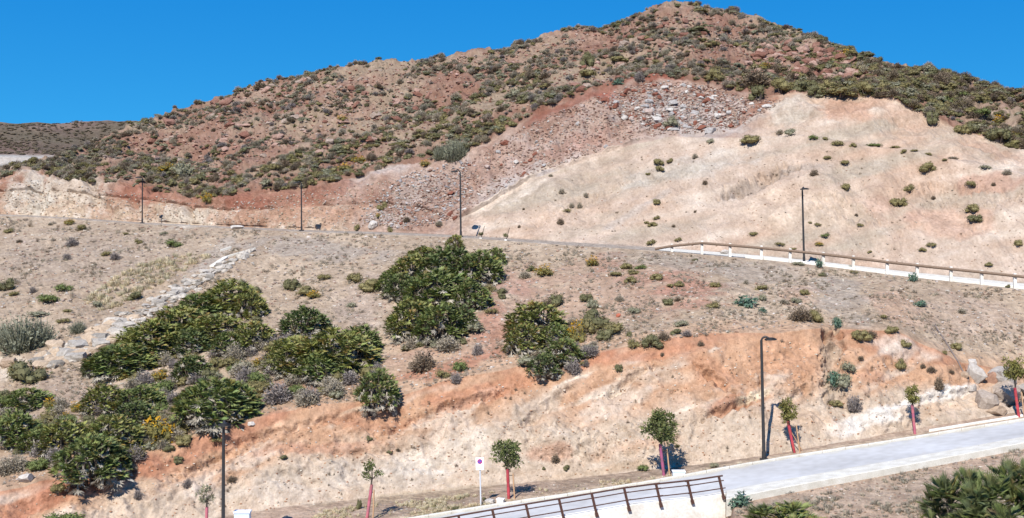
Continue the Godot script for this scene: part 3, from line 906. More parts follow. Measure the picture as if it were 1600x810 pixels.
func make_rocks() -> void:
	for i in 8: rock_meshes.append(block_mesh(70 + i) if i % 2 else rock_mesh(70 + i))
	var small := [rock_mesh(90, 6, false), rock_mesh(91, 6, false)]
	# stone-filled drain running down the left of the middle slope
	var path := [Vector2(392, 394), Vector2(330, 428), Vector2(270, 462), Vector2(215, 496), Vector2(160, 530), Vector2(110, 552), Vector2(66, 566)]
	var half := [5.0, 9.0, 13.0, 17.0, 20.0, 20.0, 16.0]
	var rr := thing("stone_drain", "channel of piled pale stones running down beside the dwarf palms", "stone drain", ground(230, 490))
	var greys := [stone_mat("drain_grey", earth(212, 204, 192)), stone_mat("drain_pale", earth(238, 228, 212)), stone_mat("drain_slate", earth(180, 172, 160)), stone_mat("drain_buff", earth(232, 204, 170))]
	for i in 290:
		var f := rng.randf() * 5.98
		var s := int(f)
		var c: Vector2 = path[s].lerp(path[s + 1], f - s)
		var h := lerpf(half[s], half[s + 1], f - s)
		var q := c + Vector2(rng.randf_range(-1, 1) * h, rng.randf_range(-1, 1) * h * 0.75)
		var big := (rng.randf_range(13, 26) if f > 3.4 else rng.randf_range(8, 15)) * (0.8 if f < 2 else 1.0)
		var m: Material = greys[3] if f > 3.3 and rng.randf() < 0.5 else greys[[0, 0, 1, 1, 2][rng.randi() % 5]]
		rock_at("stone", q.x, q.y, big * rng.randf_range(0.9, 1.4), big * rng.randf_range(0.45, 0.75), m, rr, 0.3)
	# slab steps at the head of the drain
	var slabs := thing("concrete_chute", "pale concrete chute at the head of the stone drain", "chute", ground(372, 398))
	for a in [[398, 390, 350, 404], [360, 388, 344, 393], [352, 404, 330, 418]]:
		var p0 := ground(a[0], a[1]) - slabs.position
		var p1 := ground(a[2], a[3]) - slabs.position
		var sh := Shape.new()
		var ax := (p1 - p0) * 0.5
		var sd := ax.cross(Vector3.UP).normalized() * 0.18
		sh.box((p0 + p1) * 0.5 + Vector3(0, 0.04, 0), ax, Vector3(0, 0.09, 0), sd)
		part("slab", sh.mesh(), mats["concrete"], slabs)
	# stacked boulders above the road at the right
	var bl := [[1534, 606, 38, 38, "large pale grey boulder at the left end of the boulder wall", "boulder_grey"], [1556, 604, 20, 34, "narrow rust-coloured boulder wedged in the boulder wall", "boulder_rust"], [1574, 602, 34, 32, "pale boulder just left of the rightmost tree", "boulder_grey"], [1546, 634, 34, 26, "low dark-shaded boulder under the large pale one", "boulder_brown"], [1582, 636, 44, 34, "brown boulder at the foot of the wall behind the rightmost tree", "boulder_brown"], [1522, 612, 16, 18, "small boulder wedged beside the pipe end", "boulder_grey"], [1512, 592, 14, 14, "small tan boulder at the lower end of the pipe", "boulder_tan"], [1522, 580, 30, 12, "flat orange slab lying above the boulder wall", "boulder_rust"], [1614, 628, 40, 50, "big boulder on the frame edge behind the rightmost tree", "boulder_grey"], [1524, 570, 12, 9, "small white stone lying above the orange slab", "boulder_white"], [1560, 646, 28, 12, "tan boulder at the kerb below the boulder wall", "boulder_tan"]]
	stone_mat("boulder_grey", earth(224, 214, 202)); stone_mat("boulder_rust", earth(216, 164, 132)); stone_mat("boulder_brown", earth(216, 196, 176)); stone_mat("boulder_tan", earth(214, 184, 152)); stone_mat("boulder_white", earth(244, 236, 226))
	for b in bl:
		var o := rock_at("boulder", b[0], b[1] - b[3] * 0.12, b[2] * 1.02, b[3] * 1.08, mats[b[5]], self, 0.2)
		o.position -= ground_normal(b[0], b[1]) * b[3] * 0.008
		tag(o, b[4], "boulder", "boulders stacked above the road")
	# single stones one can pick out on the slopes
	for b in [[40, 752, 28, 16, "pale flat slab lying at the top of the bank on the left"], [10, 572, 24, 15, "cream rock at the left edge below the stone drain"], [300, 560, 10, 7, "small white stone under the big palm thicket"], [765, 787, 14, 8, "white stone at the kerb left of the red-guarded tree"], [1132, 397, 14, 9, "white stone at the foot of the guard rail"], [367, 358, 22, 10, "white rock at the foot of the left cut, beside the track"], [583, 356, 14, 12, "white rock at the foot of the scree beside the track"], [572, 688, 8, 4, "small white chip on the orange bank"], [390, 664, 10, 5, "white chip on the orange bank behind the left street lamp"], [965, 495, 8, 7, "small orange stone on the slope left of the dark bushes"]]:
		var o := rock_at("rock", b[0], b[1], b[2], b[3], (mats["boulder_white"] if b[0] != 10 else mats["boulder_tan"]) if b[0] != 965 else stone_mat("boulder_orange", earth(230, 120, 80)), self, 0.2)
		tag(o, b[4], "rock")
	# red outcrop near the summit and rocks over the hill: pieces of the hill
	var hill := get_node("hill")
	var reds := [stone_mat("hill_red", earth(186, 134, 114)), stone_mat("hill_pink", earth(212, 170, 150)), stone_mat("hill_rust", earth(166, 112, 92)), stone_mat("hill_dun", earth(202, 178, 160))]
	var crop := poly([1165, 100, 1190, 68, 1240, 66, 1300, 80, 1350, 98, 1360, 122, 1300, 128, 1230, 122, 1180, 126])
	for i in 180:
		var q := pick(crop)
		var big := rng.randf_range(5, 13)
		rock_at("rock", q.x, q.y, big * rng.randf_range(1.0, 1.6), big * rng.randf_range(0.55, 0.9), reds[[0, 1, 1, 0, 2][rng.randi() % 5]], hill, 0.25)
	var left := poly([230, 200, 300, 172, 400, 140, 560, 110, 620, 130, 700, 140, 760, 150, 660, 200, 560, 230, 420, 262, 330, 280, 220, 262])
	var mid := poly([880, 140, 960, 60, 1060, 15, 1110, 40, 1080, 110, 1000, 118, 920, 148])
	for i in 170:
		var q := pick(left if i < 115 else mid)
		var big := rng.randf_range(5, 12)
		rock_at("rock", q.x, q.y, big * rng.randf_range(1.0, 1.5), big * rng.randf_range(0.5, 0.85), reds[rng.randi() % 4], hill, 0.3)
	# scree and cut: larger blocks as pieces of the face, the rest as loose stone
	var face := get_node("quarry_face")
	var tones := [stone_mat("scree_white", earth(240, 234, 226)), stone_mat("scree_grey", earth(208, 204, 202)), stone_mat("scree_pink", earth(222, 196, 182)), stone_mat("scree_rust", earth(172, 104, 80))]
	var scree := poly([560, 345, 640, 300, 720, 258, 780, 222, 850, 182, 930, 152, 1010, 126, 1100, 130, 1180, 155, 1230, 155, 1165, 195, 1130, 206, 1040, 211, 965, 224, 895, 252, 825, 274, 755, 312, 712, 344, 640, 360])
	var upper := poly([930, 156, 1010, 130, 1100, 134, 1180, 158, 1150, 196, 1040, 206, 980, 190])
	for i in 260:
		var q := pick(scree if i % 3 == 0 else upper)
		var big := lerpf(3.0, 10.0, pow(rng.randf(), 2.2))
		var red := q.y < 165 - (q.x - 900) * 0.12 and q.x < 1010
		rock_at("rock", q.x, q.y, big * rng.randf_range(1.0, 1.6), big * rng.randf_range(0.5, 0.9), tones[3] if red or rng.randf() < 0.25 else tones[rng.randi() % 3], face, 0.25)
	loose("loose_scree", scree, 6500, 1.1, 4.2, small[0], [earth(206, 172, 152), earth(180, 136, 116), earth(216, 190, 172), earth(196, 164, 148), earth(230, 218, 206), earth(160, 116, 98)], face, 0)
	loose("loose_scree", upper, 2600, 1.2, 4.2, small[0], [earth(232, 222, 212), earth(190, 182, 178), earth(210, 176, 158), earth(168, 110, 88), earth(194, 150, 130)], face, 0)
	loose("loose_rubble", poly([0, 300, 40, 280, 200, 300, 330, 322, 560, 290, 620, 280, 640, 350, 500, 362, 350, 354, 200, 346, 0, 334]), 2600, 1.0, 3.4, small[1], [earth(230, 210, 184), earth(216, 182, 150), earth(232, 224, 212), earth(206, 170, 140)], face, 0)
	loose("loose_scree", poly([560, 345, 600, 300, 640, 270, 730, 250, 740, 300, 715, 342, 640, 360]), 1500, 1.2, 5.0, small[1], [earth(236, 230, 224), earth(190, 188, 188), earth(214, 186, 170), earth(180, 134, 112)], face, 0)
	loose("loose_rock", poly([120, 262, 240, 196, 400, 138, 600, 102, 780, 80, 1000, 20, 1100, 20, 1290, 70, 1400, 105, 1380, 140, 1180, 128, 1000, 116, 880, 148, 740, 218, 560, 272, 400, 294, 200, 284]), 5200, 1.8, 6.0, small[0], [earth(196, 144, 124), earth(216, 176, 158), earth(172, 118, 98), earth(206, 184, 166)], hill, 0)

func loose(called: String, pl: PackedVector2Array, n: int, lo: float, hi: float, mesh: Mesh, tones: Array, parent: Node, from_band := 1) -> void:
	var mm := scatter_mesh(mesh, n, mats["stone"], parent)
	mm.name = called
	mm.set_meta("kind", "stuff")
	for i in n:
		var q := pick(pl)
		var p := ground(q.x, q.y)
		var k := -p.z / FOCAL
		var w := lerpf(lo, hi, pow(rng.randf(), 2.2)) * k
		mm.multimesh.set_instance_transform(i, Transform3D(stone_pose(w * rng.randf_range(1, 1.5), w * rng.randf_range(0.5, 0.9), w), p + Vector3(0, w * 0.12, 0)))
		mm.multimesh.set_instance_color(i, tinted(tones[rng.randi() % tones.size()], 0.22))

# ---------------------------------------------------------------- plant shapes (unit size: one wide, one tall, base at the origin)
func dirn(r: RandomNumberGenerator, up := 0.0) -> Vector3:
	return (Vector3(r.randfn(), r.randfn() + up, r.randfn())).normalized()

func leaf_tri(sh: Shape, r: RandomNumberGenerator, p: Vector3, out: Vector3, size: float, col: Color, slim := 0.5) -> void:
	var a := (out + dirn(r) * 0.9).normalized()
	var b := a.cross(dirn(r)).normalized()
	sh.tri(p - b * size * slim * 0.5, p + b * size * slim * 0.5, p + a * size, col)

func ball(sh: Shape, c: Vector3, rad: Vector3, r: RandomNumberGenerator, col: Color) -> void:
	var rows := 4
	var cols := 7
	var pt := []
	for i in rows + 1:
		for j in cols:
			var th := PI * i / rows
			var ph := TAU * j / cols
			var d := Vector3(sin(th) * cos(ph), cos(th), sin(th) * sin(ph))
			pt.append(c + d * rad * r.randf_range(0.8, 1.1))
	for i in rows:
		for j in cols:
			var k := (j + 1) % cols
			sh.quad(pt[i * cols + j], pt[i * cols + k], pt[(i + 1) * cols + k], pt[(i + 1) * cols + j], col * r.randf_range(0.75, 1.0))

func bush_mesh(sd: int, n: int, leaf: float, core := 0.72, lumps := 8, spread := 0.30) -> ArrayMesh:
	var r := RandomNumberGenerator.new()
	r.seed = sd
	var sh := Shape.new()
	var cs := []
	for i in lumps:
		var a := TAU * (i + r.randf() * 0.7) / lumps
		var d := spread * sqrt(r.randf_range(0.1, 1.0))
		var rad := r.randf_range(0.16, 0.27)
		var y := lerpf(0.66, 0.2, d / spread) + r.randf_range(-0.08, 0.14)
		cs.append([Vector3(cos(a) * d, maxf(y, rad * 0.75), sin(a) * d), rad, r.randf_range(0.78, 1.0)])
	if core > 0:
		for c in cs: ball(sh, c[0], Vector3.ONE * c[1] * core, r, Color(c[2], c[2], c[2]))
	for i in n:
		var c: Array = cs[r.randi() % lumps]
		var d := dirn(r, 0.35)
		var p: Vector3 = c[0] + d * c[1] * r.randf_range(0.72, 1.08)
		if p.y < 0.0: p.y = r.randf() * 0.08
		var k: float = c[2] * r.randf_range(0.62, 1.12)
		leaf_tri(sh, r, p, d, leaf * r.randf_range(0.6, 1.3), Color(k * r.randf_range(0.92, 1.1), k, k * r.randf_range(0.8, 1.1)))
	return sh.mesh()

func twig_mesh(sd: int, n: int, leaf: float) -> ArrayMesh:
	var r := RandomNumberGenerator.new()
	r.seed = sd
	var sh := Shape.new()
	for i in n:
		var d := dirn(r, 0.5)
		d.y = absf(d.y)
		var tip := Vector3(d.x * 0.48, 0.12 + d.y * 0.82, d.z * 0.48) * r.randf_range(0.6, 1.08)
		var root := Vector3(d.x * 0.15, 0.02, d.z * 0.15) + dirn(r) * 0.06
		root.y = absf(root.y)
		var k := r.randf_range(0.6, 1.1)
		var s := (tip - root).cross(dirn(r)).normalized() * 0.02
		sh.tri(root - s, root + s, tip, Color(k, k * 0.97, k * 0.95))
		for j in 3:
			var p := root.lerp(tip, r.randf_range(0.55, 1.0))
			leaf_tri(sh, r, p, d, leaf * r.randf_range(0.6, 1.4), Color(k * 1.02, k, k * 0.96))
	return sh.mesh()

func blade_mesh(sd: int, n: int, width: float, lean: float) -> ArrayMesh:
	var r := RandomNumberGenerator.new()
	r.seed = sd
	var sh := Shape.new()
	for i in n:
		var a := r.randf() * TAU
		var d := sqrt(r.randf()) * 0.28
		var root := Vector3(cos(a) * d, 0, sin(a) * d)
		var tip := root + Vector3(cos(a) * lean * r.randf_range(0.2, 1.0), r.randf_range(0.55, 1.0), sin(a) * lean * r.randf_range(0.2, 1.0)) + dirn(r) * 0.06
		var mid := root.lerp(tip, 0.55) + Vector3(0, 0.08, 0)
		var s := Vector3(-sin(a + r.randf()), 0, cos(a + r.randf())) * width
		var k := r.randf_range(0.62, 1.1)
		sh.quad(root - s, root + s, mid + s * 0.7, mid - s * 0.7, Color(k, k, k))
		sh.tri(mid - s * 0.7, mid + s * 0.7, tip, Color(k, k, k))
	return sh.mesh()

func fan(sh: Shape, r: RandomNumberGenerator, root: Vector3, dir: Vector3, stalk: float, size: float, segs: int, col: Color) -> void:
	var hub := root + dir * stalk
	var side := dir.cross(Vector3.UP if absf(dir.y) < 0.95 else Vector3.RIGHT).normalized()
	side = side.rotated(dir, r.randf_range(-0.5, 0.5))
	var nrm := side.cross(dir).normalized()
	var st := side * 0.012
	sh.quad(root - st, root + st, hub + st, hub - st, Color(col.r * 1.05, col.g * 1.02, col.b))
	var sweep_ := r.randf_range(1.9, 2.5)
	var fold := r.randf_range(0.15, 0.4)
	for i in segs:
		var t := (float(i) / (segs - 1) - 0.5) * sweep_
		var w := sweep_ / segs * 0.55
		var l := size * (1.0 - 0.22 * absf(t) / sweep_ * 2.0) * r.randf_range(0.85, 1.08)
		var ax := (dir * cos(t) + side * sin(t)).normalized()
		var b0 := (dir * cos(t - w) + side * sin(t - w))
		var b1 := (dir * cos(t + w) + side * sin(t + w))
		var lift := nrm * fold * absf(sin(t)) * l * 0.6
		var tip := hub + ax * l + lift + Vector3(0, -0.10 * l * r.randf(), 0)
		var k := r.randf_range(0.82, 1.12)
		var cc := Color(col.r * k, col.g * k, col.b * k)
		var mid := hub + ax * l * 0.5 + lift * 0.4
		var sp := (b1 - b0) * l * (0.24 if segs < 10 else 0.13)
		sh.tri(hub, mid - sp + nrm * 0.006, tip, cc)
		sh.tri(hub, tip, mid + sp - nrm * 0.006, cc)

# returns [green leaves, dry skirt, stems]
func palm_meshes(sd: int, leaves: int, heads: int, segs := 8, big := 1.0) -> Array:
	var r := RandomNumberGenerator.new()
	r.seed = sd
	var g := Shape.new()
	var d := Shape.new()
	var s := Shape.new()
	for h in heads:
		var a := h * 2.39996 + r.randf() * 0.9
		var cz := lerpf(1.0, 0.06, (h + 0.5) / heads)
		var q := 0.42 * sqrt(1.0 - cz * cz)
		var nr := Vector3(cos(a) * q / 0.42, cz, sin(a) * q / 0.42).normalized()
		var head := Vector3(cos(a) * q, maxf(0.60 * cz, 0.07) + r.randf_range(-0.03, 0.06), sin(a) * q) * r.randf_range(0.86, 1.04)
		s.tube(Vector3(cos(a) * q * 0.6, -0.12, sin(a) * q * 0.6), head, 0.014, 0.010, 4)
		var tone := r.randf_range(0.7, 1.12)
		var ta := nr.cross(Vector3(0.3, 0.2, 0.93)).normalized()
		var tb := nr.cross(ta)
		for i in leaves:
			var el := lerpf(1.35, 0.0, pow(float(i) / leaves, 0.9)) + r.randf_range(-0.15, 0.15)
			var az := i * 2.39996 + r.randf_range(-0.3, 0.3)
			var dir := (nr * sin(el) + (ta * cos(az) + tb * sin(az)) * cos(el) + Vector3(0, 0.25, 0)).normalized()
			var k := tone * r.randf_range(0.6, 1.2)
			var yel := r.randf_range(0.85, 1.1) if r.randf() < 0.82 else 1.5
			fan(g, r, head, dir, r.randf_range(0.04, 0.10) * big, r.randf_range(0.065, 0.115) * big, segs, Color(k * yel, k * r.randf_range(0.95, 1.05), k * r.randf_range(0.7, 1.3)))
		for i in int(leaves * (0.9 if q > 0.36 and r.randf() < 0.6 else 0.12)):
			var az := r.randf() * TAU
			var el := r.randf_range(-1.3, -0.4)
			var dir := Vector3(cos(az) * cos(el), sin(el), sin(az) * cos(el))
			var k := r.randf_range(0.55, 1.1)
			fan(d, r, head - Vector3(0, r.randf_range(0.02, 0.12), 0), dir, r.randf_range(0.06, 0.14) * big, r.randf_range(0.08, 0.14) * big, 6, Color(k, k * 0.98, k * 0.95))
	return [g.mesh(), d.mesh(), s.mesh()]

func stems_mesh(sd: int, n: int) -> ArrayMesh:
	var r := RandomNumberGenerator.new()
	r.seed = sd
	var sh := Shape.new()
	for i in n:
		var d := dirn(r, 0.6)
		d.y = absf(d.y)
		sh.tube(Vector3(0, -0.15, 0), Vector3(d.x * 0.3, 0.2 + d.y * 0.4, d.z * 0.3), 0.035, 0.012, 5, Color.WHITE, false)
	return sh.mesh()

# airy crown: leaf clumps spread through an ellipsoid, with gaps
func crown_mesh(sd: int, n: int, leaf: float, lumps: int, core: float) -> ArrayMesh:
	var r := RandomNumberGenerator.new()
	r.seed = sd
	var sh := Shape.new()
	var cs := []
	for i in lumps:
		var d := dirn(r) * pow(r.randf(), 0.4) * 0.37
		cs.append([Vector3(d.x, 0.5 + d.y, d.z), r.randf_range(0.08, 0.17), r.randf_range(0.75, 1.05)])
		if core > 0: ball(sh, cs[-1][0], Vector3.ONE * cs[-1][1] * core, r, Color.WHITE * float(cs[-1][2]))
	for i in n:
		var c: Array = cs[r.randi() % lumps]
		var d := dirn(r, 0.2)
		var k: float = c[2] * r.randf_range(0.6, 1.15)
		leaf_tri(sh, r, c[0] + d * c[1] * r.randf_range(0.4, 1.15), d, leaf * r.randf_range(0.6, 1.3), Color(k * r.randf_range(0.92, 1.15), k, k * r.randf_range(0.8, 1.1)))
	return sh.mesh()

var kinds := {}
var palms := []
var big_palms := []

func make_kinds() -> void:
	var round_ := []
	var loose_ := []
	var twigs := []
	var brooms := []
	var bigleaf := []
	for i in 4:
		round_.append(bush_mesh(100 + i, 620, 0.072, 0.80, 9, 0.30))
		loose_.append(bush_mesh(120 + i, 520, 0.088, 0.62, 10, 0.34))
		twigs.append(twig_mesh(140 + i, 400, 0.085))
		brooms.append(twig_mesh(160 + i, 520, 0.05))
		bigleaf.append(bush_mesh(180 + i, 240, 0.19, 0.5, 7, 0.28))
	var stem := [stems_mesh(200, 7), stems_mesh(201, 8)]
	var bl := []
	for i in 2: bl.append(bush_mesh(210 + i, 190, 0.085, 0.0, 7, 0.24))
	kinds = {"olive": [round_, "leaf_olive", stem], "dark": [round_, "leaf_dark", stem], "green": [loose_, "leaf_green", stem], "grey": [twigs, "leaf_grey", stem], "brown": [twigs, "leaf_brown", stem], "mauve": [twigs, "leaf_mauve", stem],
		"gorse": [loose_, "leaf_gorse", stem, bl], "blue": [bigleaf, "leaf_blue", stem], "broom": [brooms, "leaf_broom", stem], "sage": [loose_, "leaf_sage", stem], "scruff": [loose_, "leaf_olive", stem]}
	for i in 5: palms.append(palm_meshes(300 + i, 9, 62, 7))
	for i in 2: big_palms.append(palm_meshes(320 + i, 22, 10, 15, 2.0))

const NAMES := {"olive": "round_shrub", "dark": "evergreen_shrub", "green": "leafy_shrub", "grey": "dry_shrub", "brown": "dry_shrub", "mauve": "dry_shrub", "gorse": "gorse_bush", "blue": "broadleaf_plant", "broom": "broom_bush", "sage": "sage_bush", "scruff": "ragged_shrub"}
const LOOKS := {"olive": "olive shrub", "dark": "dark green shrub", "green": "green shrub", "grey": "grey twiggy shrub", "brown": "brown dry shrub", "mauve": "purplish dry shrub", "gorse": "gorse bush with yellow bloom", "blue": "blue-green leafy plant", "broom": "grey-green broom bush", "sage": "sage-green shrub", "scruff": "ragged olive shrub"}

func plant(kind: String, p: Vector3, w: float, h: float, label: String, group: String) -> Node3D:
	var k: Array = kinds[kind]
	var o := thing(NAMES[kind], label, "shrub" if kind != "blue" else "plant", p - Vector3(0, h * 0.06 + w * 0.05, 0), group, rng.randf() * TAU)
	o.scale = Vector3(w, h * 1.05, w * rng.randf_range(0.85, 1.1))
	part("foliage", k[0][rng.randi() % k[0].size()], mats[k[1]], o)
	part("stems", k[2][rng.randi() % 2], mats["twig"], o)
	if k.size() > 3: part("blossom", k[3][rng.randi() % 2], mats["leaf_blossom"], o).scale = Vector3(1.22, 1.12, 1.22)
	return o

func palm(p: Vector3, w: float, h: float, label: String, group: String, near := false) -> Node3D:
	var o := thing("dwarf_fan_palm", label, "palm", p - Vector3(0, h * 0.05, 0), group, rng.randf() * TAU)
	o.scale = Vector3(w, h * 1.05, w) * rng.randf_range(0.88, 1.12)
	o.rotation.x = rng.randf_range(-0.12, 0.12)
	var m: Array = big_palms[rng.randi() % 2] if near else palms[rng.randi() % palms.size()]
	part("leaves", m[0], mats[["leaf_palm", "leaf_palm", "leaf_palm_yellow", "leaf_palm_deep"][rng.randi() % 4]], o)
	part("dry_leaves", m[1], mats["leaf_dry_palm"], o)
	part("stems", m[2], mats["bark"], o)
	return o

const MARKS := [["the guard-rail lamp post", 1255, 350], ["the lamp post at the scree foot", 720, 318], ["the bent-arm street lamp", 1193, 625], ["the left street lamp", 348, 730], ["the no-parking sign", 748, 755], ["the stone drain", 230, 485], ["the big round palm", 330, 615], ["the central palm thicket", 695, 450], ["the lone palm on the bank edge", 590, 595], ["the boulder wall", 1555, 608], ["the wide flat-topped tree", 1035, 670],
	["the eroded gully", 1298, 540], ["the grey soil streak", 1180, 287], ["the large bench shrub", 1171, 214], ["the guard rail's left end", 1040, 392], ["the small-crowned tree with pink guard", 1430, 615], ["the two staked clumps", 772, 364], ["the leftmost terrace lamp post", 222, 315], ["the second terrace lamp post", 471, 325], ["the rightmost tree", 1590, 575], ["the quarry's upper rim", 1300, 155], ["the palm group at mid slope", 860, 520], ["the hill's summit", 1060, 12], ["the red rock outcrop", 1260, 96], ["the scree's red upper edge", 925, 150], ["the broom clump", 708, 235], ["the distant hill", 150, 215], ["the lower left palms", 140, 710]]
var used_labels := {}

func place_label(look: String, zone: String, px: float, py: float, other := "") -> String:
	var order := []
	for m in MARKS:
		var d := Vector2(px - m[1], (py - m[2]) * 1.3).length()
		if d > 14: order.append([d, m])
	order.sort_custom(func(a, b): return a[0] < b[0])
	for near in order:
		var m: Array = near[1]
		var dx: float = px - m[1]
		var dy: float = (py - m[2]) * 1.3
		var s := ""
		if absf(dx) > 2.4 * absf(dy): s = "left of" if dx < 0 else "right of"
		elif absf(dy) > 2.4 * absf(dx): s = "above" if dy < 0 else "below"
		else: s = ("above and " if dy < 0 else "below and ") + ("left of" if dx < 0 else "right of")
		if near[0] < 70: s = "just " + s
		elif near[0] > 190: s = "far " + s
		var l := "%s on %s, %s %s" % [look, zone, s, m[0]]
		if not used_labels.has(l) and l.split(" ").size() <= 16:
			used_labels[l] = true
			return l
	return other if other != "" else "%s on %s" % [look, zone]

func zone_of(px: float, py: float) -> String:
	var c := col(px)
	for r in range(band_first[1], NR - 1):
		if PY[(r + 1) * NC + c] <= py:
			return ["near ground", "near ground", "near ground", "the road", "the verge", "the verge", "the orange bank", "the middle slope", "the terrace", "the quarry face", "the quarry bench", "the quarry face", "the hill", "the hill", "the hill"][ROWB[r]]
	return "the hill"

